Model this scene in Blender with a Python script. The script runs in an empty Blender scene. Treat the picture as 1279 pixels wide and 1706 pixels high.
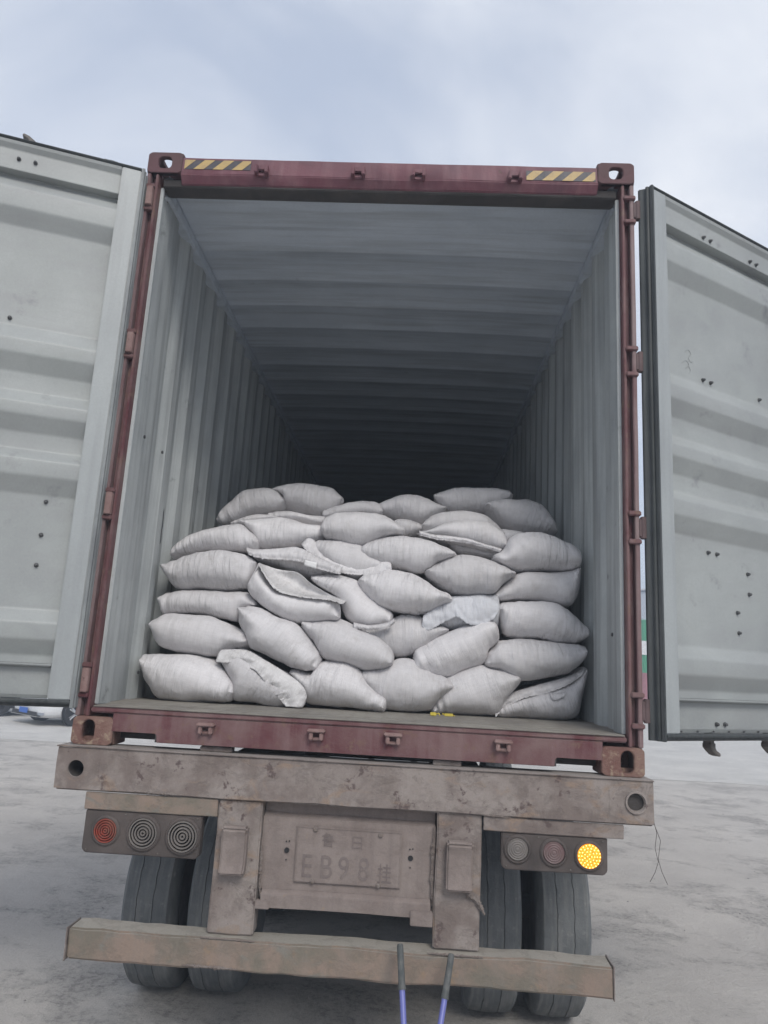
import bpy, bmesh, math, random
from mathutils import Vector, Matrix, noise
random.seed(7)
rad = math.radians
scene = bpy.context.scene
G = 1.35            # height of the container's underside above the ground; all builders work relative to it

# ------------------------------------------------------------------ camera
cam_d = bpy.data.cameras.new('camera'); cam = bpy.data.objects.new('camera', cam_d)
scene.collection.objects.link(cam); scene.camera = cam
cr = Vector((0.9979916, 0.0343745, 0.0532080)); cf = Vector((-0.0445661, 0.9779317, 0.2041163)); cu = Vector((-0.0450174, -0.2060776, 0.9774996))
cp = Vector((0.224414, -3.261076, 0.397271 + G))
cam.matrix_world = Matrix(((cr.x, cu.x, -cf.x, cp.x), (cr.y, cu.y, -cf.y, cp.y), (cr.z, cu.z, -cf.z, cp.z), (0, 0, 0, 1)))
cam_d.sensor_fit = 'VERTICAL'; cam_d.sensor_height = 36; cam_d.lens = 36 * 1230 / 1706
cam_d.clip_start = 0.05; cam_d.clip_end = 3000
scene.cycles.diffuse_bounces = 8; scene.cycles.max_bounces = 14
scene.render.resolution_x = 768; scene.render.resolution_y = 1024

# ------------------------------------------------------------------ sky and sun
SUN_EL, SUN_AZ = rad(42), rad(160)      # azimuth clockwise from +Y: behind the camera on the right
world = bpy.data.worlds.new("World"); scene.world = world; world.use_nodes = True
wn, wl = world.node_tree.nodes, world.node_tree.links
bg = wn['Background']; bg.inputs['Strength'].default_value = 0.12
sky = wn.new('ShaderNodeTexSky'); sky.sky_type = 'NISHITA'; sky.sun_disc = False
sky.sun_elevation = SUN_EL; sky.sun_rotation = SUN_AZ; sky.air_density = 1.0; sky.dust_density = 2.5; sky.ozone_density = 1.5
tc = wn.new('ShaderNodeTexCoord')
mp = wn.new('ShaderNodeMapping'); mp.inputs['Scale'].default_value = (1, 1, 2.2); mp.inputs['Location'].default_value = (3.1, .4, 1.7)
wl.new(tc.outputs['Generated'], mp.inputs['Vector'])
n1 = wn.new('ShaderNodeTexNoise'); n1.inputs['Scale'].default_value = 2.0; n1.inputs['Detail'].default_value = 9; n1.inputs['Roughness'].default_value = .55; n1.inputs['Distortion'].default_value = .4
wl.new(mp.outputs[0], n1.inputs['Vector'])
r1 = wn.new('ShaderNodeValToRGB'); r1.color_ramp.elements[0].position = .34; r1.color_ramp.elements[0].color = (.72, .72, .72, 1)
r1.color_ramp.elements[1].position = .68; r1.color_ramp.elements[1].color = (.97, .97, .97, 1)
wl.new(n1.outputs[0], r1.inputs[0])
cloudc = wn.new('ShaderNodeValToRGB'); cloudc.color_ramp.elements[0].position = .3; cloudc.color_ramp.elements[0].color = (.56, .62, .74, 1)
cloudc.color_ramp.elements[1].position = .75; cloudc.color_ramp.elements[1].color = (.88, .90, .94, 1)
wl.new(n1.outputs[0], cloudc.inputs[0])
sc = wn.new('ShaderNodeVectorMath'); sc.operation = 'SCALE'; sc.inputs['Scale'].default_value = 6.4
wl.new(cloudc.outputs[0], sc.inputs[0])
mx = wn.new('ShaderNodeMix'); mx.data_type = 'RGBA'
wl.new(r1.outputs[0], mx.inputs['Factor']); wl.new(sky.outputs[0], mx.inputs[6]); wl.new(sc.outputs[0], mx.inputs[7])
wl.new(mx.outputs[2], bg.inputs['Color'])
sun_d = bpy.data.lights.new('sun', 'SUN'); sun_d.energy = 1.3; sun_d.angle = rad(22); sun_d.color = (1, .96, .9)
sun = bpy.data.objects.new('sun', sun_d); scene.collection.objects.link(sun)
sdir = Vector((math.sin(SUN_AZ) * math.cos(SUN_EL), math.cos(SUN_AZ) * math.cos(SUN_EL), math.sin(SUN_EL)))
sun.rotation_euler = sdir.to_track_quat('Z', 'Y').to_euler(); sun.location = (6, -8, 12)
scene.view_settings.view_transform = 'Standard'; scene.view_settings.look = 'None'
scene.view_settings.gamma = 1; scene.view_settings.exposure = 0.60; scene.view_settings.use_curve_mapping = False

# ------------------------------------------------------------------ materials
def ramp(nt, fac, stops):
    r = nt.nodes.new('ShaderNodeValToRGB'); e = r.color_ramp.elements
    while len(e) < len(stops): e.new(.5)
    for k, (p_, c) in enumerate(stops):
        e[k].position = p_; e[k].color = (*c, 1) if len(c) == 3 else c
    nt.links.new(fac, r.inputs[0]); return r.outputs[0]
def nz(nt, vec, scale, detail=6, rough=.55, dist=0):
    n = nt.nodes.new('ShaderNodeTexNoise'); n.inputs['Scale'].default_value = scale; n.inputs['Detail'].default_value = detail
    n.inputs['Roughness'].default_value = rough; n.inputs['Distortion'].default_value = dist
    nt.links.new(vec, n.inputs['Vector']); return n.outputs[0]
def mapping(nt, vec, s, loc=(0, 0, 0)):
    m = nt.nodes.new('ShaderNodeMapping'); m.inputs['Scale'].default_value = s; m.inputs['Location'].default_value = loc
    nt.links.new(vec, m.inputs['Vector']); return m.outputs[0]
def mixc(nt, f, a, b):
    m = nt.nodes.new('ShaderNodeMix'); m.data_type = 'RGBA'
    if isinstance(f, float): m.inputs['Factor'].default_value = f
    else: nt.links.new(f, m.inputs['Factor'])
    for s_, v in ((m.inputs[6], a), (m.inputs[7], b)):
        if isinstance(v, tuple): s_.default_value = (*v, 1)
        else: nt.links.new(v, s_)
    return m.outputs[2]
def bump(nt, h, strength, dist, prev=None):
    b = nt.nodes.new('ShaderNodeBump'); b.inputs['Strength'].default_value = strength; b.inputs['Distance'].default_value = dist
    nt.links.new(h, b.inputs['Height'])
    if prev: nt.links.new(prev, b.inputs['Normal'])
    return b.outputs[0]
def base(name, rough=.7, metal=0):
    m = bpy.data.materials.new(name); m.use_nodes = True; nt = m.node_tree; b = nt.nodes['Principled BSDF']
    b.inputs['Roughness'].default_value = rough; b.inputs['Metallic'].default_value = metal
    t = nt.nodes.new('ShaderNodeTexCoord'); return m, nt, b, t.outputs['Object']
def grime(name, c, dirt, amt=(.4, .7), spots=None, spot_amt=(.62, .7), streak=None, streak_amt=.5, rough=.75, scale=3, bscale=60, bstr=.35, bdist=.004, smap=(14, 14, .9), dust=None, patch=None, flake=0):
    """a painted or dirty surface: base colour c, broad dirt, vertical streaks, small spots of rust or bare metal"""
    m, nt, b, v = base(name, rough)
    f1 = nz(nt, v, scale, 9, .62, .3)
    col = mixc(nt, ramp(nt, f1, [(amt[0], (0, 0, 0)), (amt[1], (1, 1, 1))]), c, dirt)
    if streak:
        f2 = nz(nt, mapping(nt, v, smap, (4, 2, 1)), 1.6, 7, .6)
        k = ramp(nt, f2, [(.46, (0, 0, 0)), (.72, (streak_amt,) * 3)])
        col = mixc(nt, k, col, streak)
    if spots:
        f3 = nz(nt, mapping(nt, v, (1, 1, 1), (9, 5, 7)), scale * 3.1, 10, .68, .2)
        col = mixc(nt, ramp(nt, f3, [(spot_amt[0], (0, 0, 0)), (spot_amt[1], (1, 1, 1))]), col, spots)
    if patch:
        f4 = nz(nt, mapping(nt, v, (1.3, 1, 2.2), (2, 8, 3)), scale * 1.3, 8, .6, .8)
        col = mixc(nt, ramp(nt, f4, [(.56, (0, 0, 0)), (.66, (.7,) * 3)]), col, patch)
    if dust:
        g = nt.nodes.new('ShaderNodeNewGeometry'); s = nt.nodes.new('ShaderNodeSeparateXYZ'); nt.links.new(g.outputs['Normal'], s.inputs[0])
        col = mixc(nt, ramp(nt, s.outputs[2], [(.35, (0, 0, 0)), (.8, (.85,) * 3)]), col, dust)
    fine = nz(nt, v, bscale * 3, 3, .5)
    col = mixc(nt, ramp(nt, fine, [(.35, (0, 0, 0)), (.75, (.16,) * 3)]), col, tuple(x * .45 for x in c))
    nt.links.new(col, b.inputs['Base Color'])
    if flake:
        f5 = ramp(nt, nz(nt, mapping(nt, v, (1, 1, 1.6), (5, 5, 5)), scale * 2.4, 9, .7, .5), [(.50, (1, 1, 1)), (.575, (0, 0, 0))])
        col = mixc(nt, ramp(nt, nz(nt, mapping(nt, v, (1, 1, 1.6), (5, 5, 5)), scale * 2.4, 9, .7, .5), [(.51, (0, 0, 0)), (.57, (flake * .5,) * 3), (.66, (0, 0, 0))]), col, tuple(x * .55 for x in c)); nt.links.new(col, b.inputs['Base Color'])
    nn = bump(nt, f1, bstr * .6, bdist * 5)
    if flake: nn = bump(nt, f5, .5 * flake, .004, nn)
    nn = bump(nt, nz(nt, v, bscale, 6, .65), bstr, bdist, nn)
    nt.links.new(nn, b.inputs['Normal'])
    return m
M = {}
M['red'] = grime('worn_maroon_paint', (.105, .028, .034), (.18, .11, .105), (.40, .66), spots=(.17, .10, .075), spot_amt=(.56, .66), streak=(.22, .14, .14), streak_amt=.5, rough=.62, scale=4, dust=(.30, .26, .23))
M['redhead'] = grime('faded_maroon_paint', (.155, .05, .068), (.11, .045, .06), (.42, .7), spots=(.10, .05, .045), spot_amt=(.63, .7), streak=(.27, .15, .16), streak_amt=.4, rough=.6, scale=5)
M['cast'] = grime('rusty_casting', (.17, .085, .07), (.24, .15, .12), (.4, .65), spots=(.34, .26, .19), spot_amt=(.55, .66), rough=.85, scale=7, bscale=90, bstr=.7, bdist=.006)
M['casttop'] = grime('faded_maroon_casting', (.115, .052, .058), (.09, .05, .05), (.4, .65), rough=.75, scale=7, bscale=70, bstr=.5)
M['inner'] = grime('grey_interior_paint', (.50, .53, .525), (.37, .395, .40), (.36, .66), spots=(.17, .175, .18), spot_amt=(.64, .74), streak=(.19, .20, .205), streak_amt=.85, rough=.5, scale=1.6, bscale=30, bstr=.15, smap=(9, 9, .35))
M['roof'] = grime('grey_roof_paint', (.60, .66, .73), (.50, .56, .63), (.35, .7), spots=(.34, .38, .42), spot_amt=(.66, .78), streak=(.24, .26, .27), streak_amt=.5, rough=.42, scale=1.8, bscale=30, bstr=.12, smap=(.7, 9, 9))
M['door'] = grime('grey_door_paint', (.36, .38, .372), (.275, .29, .288), (.38, .68), spots=(.21, .215, .22), spot_amt=(.60, .74), streak=(.30, .31, .31), streak_amt=.75, patch=(.325, .345, .335), rough=.48, scale=1.7, bscale=40, bstr=.12, smap=(1.1, 1.1, 6))
M['stile'] = grime('grey_door_frame', (.37, .395, .395), (.31, .33, .335), (.3, .7), streak=(.28, .295, .30), streak_amt=.7, spots=(.2, .2, .2), spot_amt=(.68, .76), rough=.45, scale=2, bscale=40, bstr=.12, smap=(16, 16, .8))
M['rubber'] = grime('black_door_rubber', (.028, .034, .036), (.07, .08, .08), (.4, .75), streak=(.12, .12, .12), streak_amt=.5, rough=.6, bstr=.2, smap=(30, 30, 1))
M['seal'] = M['rubber']
M['lug'] = grime('pinkish_worn_hinge', (.30, .20, .185), (.22, .13, .12), (.4, .65), spots=(.12, .06, .05), spot_amt=(.62, .68), rough=.7, scale=12)
M['lugd'] = grime('dull_hinge_steel', (.13, .085, .085), (.09, .06, .06), (.4, .65), rough=.7, scale=12)
M['bolt'] = grime('grimy_bolt', (.07, .072, .075), (.12, .12, .12), rough=.6, scale=30)
M['floor'] = grime('worn_plywood_floor', (.20, .185, .165), (.29, .27, .235), (.35, .65), spots=(.09, .08, .07), spot_amt=(.66, .72), streak=(.15, .13, .11), streak_amt=.6, rough=.8, scale=4, smap=(8, .7, 8))
M['dark'] = grime('dark_underside_steel', (.045, .04, .038), (.085, .075, .07), rough=.85, scale=5)
mud = dict(rough=.95, scale=4.2, bscale=42, bstr=.35, bdist=.005)
M['mud'] = grime('dusty_mud_coated_steel', (.185, .150, .135), (.30, .262, .24), (.42, .58), spots=(.115, .085, .08), spot_amt=(.585, .63), streak=(.26, .225, .20), streak_amt=.5, dust=(.30, .27, .25), patch=(.29, .21, .155), flake=.6, **mud)
M['mud2'] = grime('olive_dust_on_bumper', (.185, .163, .130), (.27, .205, .165), (.42, .58), spots=(.29, .205, .135), spot_amt=(.60, .72), streak=(.22, .2, .18), streak_amt=.4, dust=(.33, .31, .27), patch=(.205, .205, .185), flake=.5, **mud)
M['mud3'] = grime('pinkish_dust_on_panel', (.215, .175, .158), (.27, .228, .208), (.36, .62), spots=(.29, .21, .14), spot_amt=(.66, .75), rough=.95, scale=6, bscale=55, bstr=.4, bdist=.004, flake=.35, streak=(.17, .14, .13), streak_amt=.5)
M['crust'] = grime('crusted_mud', (.25, .215, .195), (.19, .15, .13), rough=1, scale=14, bscale=90, bstr=1, bdist=.01)
M['lampbox'] = grime('black_lamp_housing', (.055, .046, .043), (.11, .09, .082), (.3, .7), rough=.8, scale=7, bscale=80)
M['lensclear'] = grime('dusty_clear_lens', (.15, .135, .125), (.19, .17, .155), rough=.6, scale=14, bstr=.2)
M['lensred'] = grime('dusty_red_lens', (.36, .035, .02), (.24, .085, .06), (.38, .62), spots=(.13, .11, .09), spot_amt=(.54, .66), rough=.45, scale=18, bstr=.2)
M['lensplum'] = grime('dusty_plum_lens', (.15, .085, .085), (.17, .13, .125), rough=.6, scale=14, bstr=.2)
M['tyre'] = grime('dusty_tyre_rubber', (.105, .115, .122), (.165, .175, .178), (.35, .68), spots=(.28, .28, .265), spot_amt=(.61, .72), rough=.92, scale=7, bscale=90, bstr=.5, bdist=.004, streak=(.25, .25, .24), streak_amt=.7, smap=(26, 3, 3))
M['tyreside'] = M['tyre']
M['rim'] = grime('dusty_wheel_rim', (.12, .11, .10), (.2, .18, .165), rough=.7, scale=12)
M['grip'] = grime('worn_grey_grip', (.055, .065, .065), (.13, .13, .125), (.35, .7), rough=.7, scale=25)
M['yellow'] = grime('yellow_plastic', (.62, .50, .06), (.5, .42, .1), rough=.5, scale=30)
M['stripe'] = grime('yellow_hazard_film', (.52, .37, .14), (.38, .27, .14), spots=(.2, .12, .05), spot_amt=(.68, .74), rough=.5, scale=16)
M['stripeb'] = grime('black_hazard_film', (.05, .05, .06), (.09, .08, .09), rough=.5, scale=16)
M['pencil'] = grime('faint_pencil', (.24, .25, .25), (.28, .29, .29))
M['scuff'] = grime('dark_scrape', (.05, .052, .056), (.09, .09, .095), rough=.8, scale=9)
def blue_tube():
    m, nt, b, v = base('blue_enamel_tube', .35)
    nt.links.new(mixc(nt, ramp(nt, nz(nt, v, 20, 6), [(.55, (0, 0, 0)), (.8, (1, 1, 1))]), (.13, .145, .40), (.24, .24, .36)), b.inputs['Base Color']); return m
M['blue'] = blue_tube()
def led():
    m, nt, b, v = base('lit_amber_lens', .35)
    k = ramp(nt, nz(nt, v, 130, 2, .5), [(.4, (.80, .22, .004)), (.62, (1, .42, .03))])
    nt.links.new(k, b.inputs['Base Color']); nt.links.new(k, b.inputs['Emission Color']); b.inputs['Emission Strength'].default_value = .55; return m
M['led'] = led()
def bulb():
    m, nt, b, v = base('lit_amber_diode', .4); b.inputs['Base Color'].default_value = (1, .6, .1, 1)
    b.inputs['Emission Color'].default_value = (1, .72, .25, 1); b.inputs['Emission Strength'].default_value = 1.6; return m
M['diode'] = bulb()
def sackmat(name, tint):
    m, nt, b, v = base(name, .62)
    oi = nt.nodes.new('ShaderNodeObjectInfo')
    add = nt.nodes.new('ShaderNodeVectorMath'); add.operation = 'ADD'; nt.links.new(v, add.inputs[0])
    ml = nt.nodes.new('ShaderNodeMath'); ml.operation = 'MULTIPLY'; ml.inputs[1].default_value = 37.0; nt.links.new(oi.outputs['Random'], ml.inputs[0])
    nt.links.new(ml.outputs[0], add.inputs[1]); q = add.outputs[0]
    f1 = nz(nt, q, 5, 7, .6); wr = nz(nt, mapping(nt, q, (46, 8, 6)), 1, 5, .6, .6)
    wv = nz(nt, mapping(nt, q, (260, 40, 14)), 1, 2, .5); wh = nz(nt, mapping(nt, q, (14, 40, 260)), 1, 2, .5)
    c = mixc(nt, ramp(nt, f1, [(.35, (0, 0, 0)), (.7, (1, 1, 1))]), tint, tuple(x * .86 for x in tint))
    c = mixc(nt, ramp(nt, nz(nt, q, 11, 8, .65), [(.58, (0, 0, 0)), (.76, (.5,) * 3)]), c, (.40, .37, .345))
    c = mixc(nt, ramp(nt, wv, [(.4, (0, 0, 0)), (.72, (.28,) * 3)]), c, (.43, .415, .42)); c = mixc(nt, ramp(nt, wh, [(.4, (0, 0, 0)), (.72, (.22,) * 3)]), c, (.42, .41, .41))
    hs = nt.nodes.new('ShaderNodeHueSaturation'); nt.links.new(c, hs.inputs['Color'])
    mr = nt.nodes.new('ShaderNodeMapRange'); mr.inputs['To Min'].default_value = .88; mr.inputs['To Max'].default_value = 1.06
    nt.links.new(oi.outputs['Random'], mr.inputs['Value']); nt.links.new(mr.outputs[0], hs.inputs['Value'])
    nt.links.new(hs.outputs[0], b.inputs['Base Color'])
    g = ramp(nt, nz(nt, q, 3.2, 3), [(.4, (.1,) * 3), (.62, (1, 1, 1))])
    mu = nt.nodes.new('ShaderNodeMath'); mu.operation = 'MULTIPLY'; nt.links.new(wr, mu.inputs[0]); nt.links.new(g, mu.inputs[1])
    nn = bump(nt, mu.outputs[0], 1.0, .019); nn = bump(nt, wv, .5, .0016, nn); nn = bump(nt, wh, .3, .0014, nn)
    nt.links.new(nn, b.inputs['Normal']); b.inputs['Specular IOR Level'].default_value = .3
    return m
M['sack'] = sackmat('white_woven_sack', (.70, .685, .695)); M['sackblue'] = sackmat('bluish_woven_sack', (.64, .655, .695)); M['flap'] = sackmat('pale_woven_flap', (.72, .71, .71)); M['postedge'] = grime('dusty_pinkish_edge', (.22, .15, .15), (.15, .075, .08), (.4, .65), streak=(.30, .25, .24), streak_amt=.6, rough=.7, scale=4)
def ground_mat(name, c1, c2, dk, grit_lo):
    m, nt, b, v = base(name, .95)
    a = nz(nt, v, .8, 12, .7, .2); a2 = nz(nt, mapping(nt, v, (1, 1.15, 1), (7, 3, 0)), 1.3, 12, .74, .25)
    g = nz(nt, v, 26, 8, .78); g2 = nz(nt, v, 120, 4, .7)
    col = mixc(nt, ramp(nt, a, [(.36, (0, 0, 0)), (.62, (1, 1, 1))]), c1, c2)
    patch = ramp(nt, a2, [(.49, (0, 0, 0)), (.60, (1, 1, 1))])          # darker gritty patches
    speck = ramp(nt, g, [(grit_lo, (0, 0, 0)), (grit_lo + .10, (1, 1, 1))])
    col = mixc(nt, mixc(nt, patch, (0, 0, 0), (.42, .42, .42)), col, dk)
    ms = nt.nodes.new('ShaderNodeMath'); ms.operation = 'MULTIPLY'; nt.links.new(patch, ms.inputs[0]); nt.links.new(speck, ms.inputs[1])
    m2 = nt.nodes.new('ShaderNodeMath'); m2.operation = 'MULTIPLY'; m2.inputs[1].default_value = .62; nt.links.new(ms.outputs[0], m2.inputs[0])
    col = mixc(nt, m2.outputs[0], col, tuple(x * .55 for x in dk))
    col = mixc(nt, ramp(nt, g2, [(.52, (0, 0, 0)), (.72, (.55,) * 3)]), col, tuple(x * .55 for x in dk))
    col = mixc(nt, ramp(nt, nz(nt, v, 7, 9, .75), [(.60, (0, 0, 0)), (.70, (.4,) * 3)]), col, dk)
    nt.links.new(col, b.inputs['Base Color'])
    nn = bump(nt, a2, .5, .05); nn = bump(nt, nz(nt, v, 7, 9, .75), .55, .03, nn); nn = bump(nt, g, .8, .010, nn); nn = bump(nt, g2, .6, .003, nn); nt.links.new(nn, b.inputs['Normal'])
    return m
M['ground'] = ground_mat('dusty_yard_dirt', (.455, .43, .40), (.55, .52, .48), (.28, .265, .25), .47)
M['pale_ground'] = ground_mat('pale_far_ground', (.53, .515, .485), (.61, .59, .555), (.41, .395, .38), .58)

M['stone'] = grime('small_grey_stone', (.25, .24, .23), (.16, .155, .15), rough=.9, scale=8)
def plain(name, c, rough=.5, metal=0, amt=.88):
    m, nt, b, v = base(name, rough, metal)
    nt.links.new(mixc(nt, ramp(nt, nz(nt, v, 6, 6), [(.35, (0, 0, 0)), (.7, (1, 1, 1))]), c, tuple(x * amt for x in c)), b.inputs['Base Color']); return m
M['carwhite'] = plain('white_car_paint', (.74, .75, .76), .25, amt=.96); M['carblack'] = plain('black_car_paint', (.02, .022, .025), .2)
M['glass'] = plain('tinted_window_glass', (.03, .035, .04), .08); M['chrome'] = plain('chrome_trim', (.6, .6, .6), .2, .9)
M['plateblue'] = plain('blue_number_plate', (.03, .14, .55), .4); M['grille'] = plain('black_grille_plastic', (.015, .015, .017), .5)
M['white'] = plain('white_paint', (.75, .75, .75), .5); M['green'] = plain('green_container_paint', (.012, .26, .105), .5); M['farred'] = plain('faded_red_container_paint', (.36, .12, .14), .5)
M['warehouse'] = plain('grey_sheet_metal', (.42, .45, .50), .6); M['wire'] = plain('rusty_wire', (.10, .085, .08), .7)

# ------------------------------------------------------------------ builders
class MB:
    """collects shapes that become ONE mesh object"""
    def __init__(s): s.b = bmesh.new()
    def poly(s, pts): return s.b.faces.new([s.b.verts.new(p) for p in pts])
    def box(s, x0, x1, y0, y1, z0, z1, fr=None):
        P = [(x, y, z) for x in (x0, x1) for y in (y0, y1) for z in (z0, z1)]
        if fr: P = [fr(*q) for q in P]
        v = [s.b.verts.new(q) for q in P]
        for f in ((0, 1, 3, 2), (4, 6, 7, 5), (0, 4, 5, 1), (2, 3, 7, 6), (0, 2, 6, 4), (1, 5, 7, 3)): s.b.faces.new([v[i] for i in f])
        return s
    def tube(s, path, r, n=12, caps=True):
        path = [Vector(p) for p in path]; rr = r if isinstance(r, (list, tuple)) else [r] * len(path); rings = []
        for k, p in enumerate(path):
            d = (path[min(k + 1, len(path) - 1)] - path[max(k - 1, 0)]).normalized()
            a = d.orthogonal().normalized() if k == 0 else (a - d * a.dot(d)).normalized(); c = d.cross(a)
            rings.append([s.b.verts.new(p + (a * math.cos(t) + c * math.sin(t)) * rr[k]) for t in [2 * math.pi * i / n for i in range(n)]])
        for u, w in zip(rings, rings[1:]):
            for i in range(n): s.b.faces.new((u[i], u[(i + 1) % n], w[(i + 1) % n], w[i]))
        if caps: s.b.faces.new(rings[0][::-1]); s.b.faces.new(rings[-1])
        return s
    def lathe(s, prof, o, axis='x', n=48, closed=False):
        """prof: (radius, along) pairs round an axis through o"""
        rings = []
        for r, h in prof:
            ring = []
            for i in range(n):
                t = 2 * math.pi * i / n; c, q = math.cos(t) * r, math.sin(t) * r
                p = {'x': (h, c, q), 'y': (c, h, q), 'z': (c, q, h)}[axis]
                ring.append(s.b.verts.new((o[0] + p[0], o[1] + p[1], o[2] + p[2])))
            rings.append(ring)
        m = len(rings)
        for k in range(m if closed else m - 1):
            u, w = rings[k], rings[(k + 1) % m]
            for i in range(n): s.b.faces.new((u[i], u[(i + 1) % n], w[(i + 1) % n], w[i]))
        if not closed:
            for ring in (rings[0], rings[-1]):
                if prof[0][0] > 0: s.b.faces.new(ring)
        return s
    def sweep(s, prof, path, fr):
        """prof points (a, b) swept over parameters in path, fr(a, b, t) -> point; open profile"""
        rows = [[s.b.verts.new(fr(a, b, t)) for a, b in prof] for t in path]
        for u, w in zip(rows, rows[1:]):
            for i in range(len(prof) - 1): s.b.faces.new((u[i], u[i + 1], w[i + 1], w[i]))
        return s
    def prism(s, pts, ext, closed=True):
        """pts: planar polygon (3D); ext: extrusion vector"""
        e = Vector(ext); a = [s.b.verts.new(p) for p in pts]; c = [s.b.verts.new(Vector(p) + e) for p in pts]; n = len(pts)
        for i in range(n): s.b.faces.new((a[i], a[(i + 1) % n], c[(i + 1) % n], c[i]))
        s.b.faces.new(a[::-1]); s.b.faces.new(c); return s
    def plate_hole(s, outer, hole, ext):
        """a plate between two loops with the same number of points, extruded by ext"""
        e = Vector(ext); n = len(outer)
        L = [[s.b.verts.new(p) for p in outer], [s.b.verts.new(p) for p in hole], [s.b.verts.new(Vector(p) + e) for p in hole], [s.b.verts.new(Vector(p) + e) for p in outer]]
        for k in range(4):
            u, w = L[k], L[(k + 1) % 4]
            for i in range(n): s.b.faces.new((u[i], u[(i + 1) % n], w[(i + 1) % n], w[i]))
        return s
    def build(s, name, mat, parent=None, bevel=0, smooth=False, wob=0, cut=0, kind=None, weld=True):
        b = s.b
        if weld: bmesh.ops.remove_doubles(b, verts=b.verts, dist=1e-5)
        bmesh.ops.recalc_face_normals(b, faces=b.faces)
        if bevel:
            ed = [e for e in b.edges if len(e.link_faces) == 2 and e.calc_face_angle() > .5]
            bmesh.ops.bevel(b, geom=ed, offset=bevel, segments=2, affect='EDGES', clamp_overlap=True)
        if cut:
            for _ in range(5):
                ed = [e for e in b.edges if e.calc_length() > cut * 1.5]
                if not ed: break
                bmesh.ops.subdivide_edges(b, edges=ed, cuts=1, use_grid_fill=True)
        off = random.random() * 50
        if wob:
            for v in b.verts:
                q = v.co * 4 + Vector((off, 0, 0)); v.co += (noise.noise_vector(q) + noise.noise_vector(q * 4) * .5) * wob
        me = bpy.data.meshes.new(name); o = bpy.data.objects.new(name, me); scene.collection.objects.link(o)
        root = Vector((0, 0, -G))
        if parent is not None:
            o.parent = parent; q = parent
            while q: root += q.location; q = q.parent
            bmesh.ops.translate(b, verts=b.verts, vec=-root)
        elif kind != 'local':
            c = Vector((0, 0, 0)); lo = min(v.co.z for v in b.verts)
            for v in b.verts: c += v.co
            c /= len(b.verts); c.z = lo
            bmesh.ops.translate(b, verts=b.verts, vec=-c); o.location = c - root
        b.to_mesh(me); b.free()
        if isinstance(mat, (list, tuple)):
            for m_ in mat: me.materials.append(m_)
        elif mat: me.materials.append(mat)
        if smooth:
            for p in me.polygons: p.use_smooth = True
            if smooth != 'all':
                me.set_sharp_from_angle(angle=rad(38))
        return o
def tag(o, label=None, cat=None, group=None, kind=None):
    if label: o['label'] = label
    if cat: o['category'] = cat
    if group: o['group'] = group
    if kind: o['kind'] = kind
    return o
def empty(name, loc, label=None, cat=None, group=None):
    o = bpy.data.objects.new(name, None); scene.collection.objects.link(o); o.location = (loc[0], loc[1], loc[2] + G)
    o.empty_display_size = .2; return tag(o, label, cat, group)
def copy_tree(o, parent=None):
    c = o.copy(); scene.collection.objects.link(c)
    if parent is not None: c.parent = parent
    for ch in list(o.children): copy_tree(ch, c)
    return c
def rrect(cx, cz, w, h, r, n=32):
    """n points round a rounded rectangle, by angle"""
    out = []
    for i in range(n):
        t = 2 * math.pi * (i + .5) / n; c, s_ = math.cos(t), math.sin(t)
        a, b_ = w / 2 - r, h / 2 - r; best = None
        lo, hi = 0, max(w, h)
        for _ in range(30):
            m = (lo + hi) / 2; x, z = abs(c) * m, abs(s_) * m
            dx, dz = max(x - a, 0), max(z - b_, 0)
            if math.hypot(dx, dz) > r + 1e-9 and (dx > 0 or dz > 0): hi = m
            else: lo = m
        out.append((cx + c * lo, cz + s_ * lo))
    return out
def resample(pts, n):
    pts = [Vector(p) for p in pts]
    if len(pts) > 2:
        dn = []
        for i in range(len(pts) - 1):
            p0 = pts[max(i - 1, 0)]; p1 = pts[i]; p2 = pts[i + 1]; p3 = pts[min(i + 2, len(pts) - 1)]
            for j in range(8):
                t = j / 8; dn.append(.5 * ((2 * p1) + (p2 - p0) * t + (2 * p0 - 5 * p1 + 4 * p2 - p3) * t * t + (3 * p1 - p0 - 3 * p2 + p3) * t ** 3))
        pts = dn + [pts[-1]]
    d = [0]
    for a, b in zip(pts, pts[1:]): d.append(d[-1] + (b - a).length)
    out = []; k = 0
    for i in range(n):
        s = d[-1] * i / (n - 1)
        while k < len(d) - 2 and d[k + 1] < s: k += 1
        out.append(pts[k].lerp(pts[k + 1], (s - d[k]) / max(d[k + 1] - d[k], 1e-9)))
    return out
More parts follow.
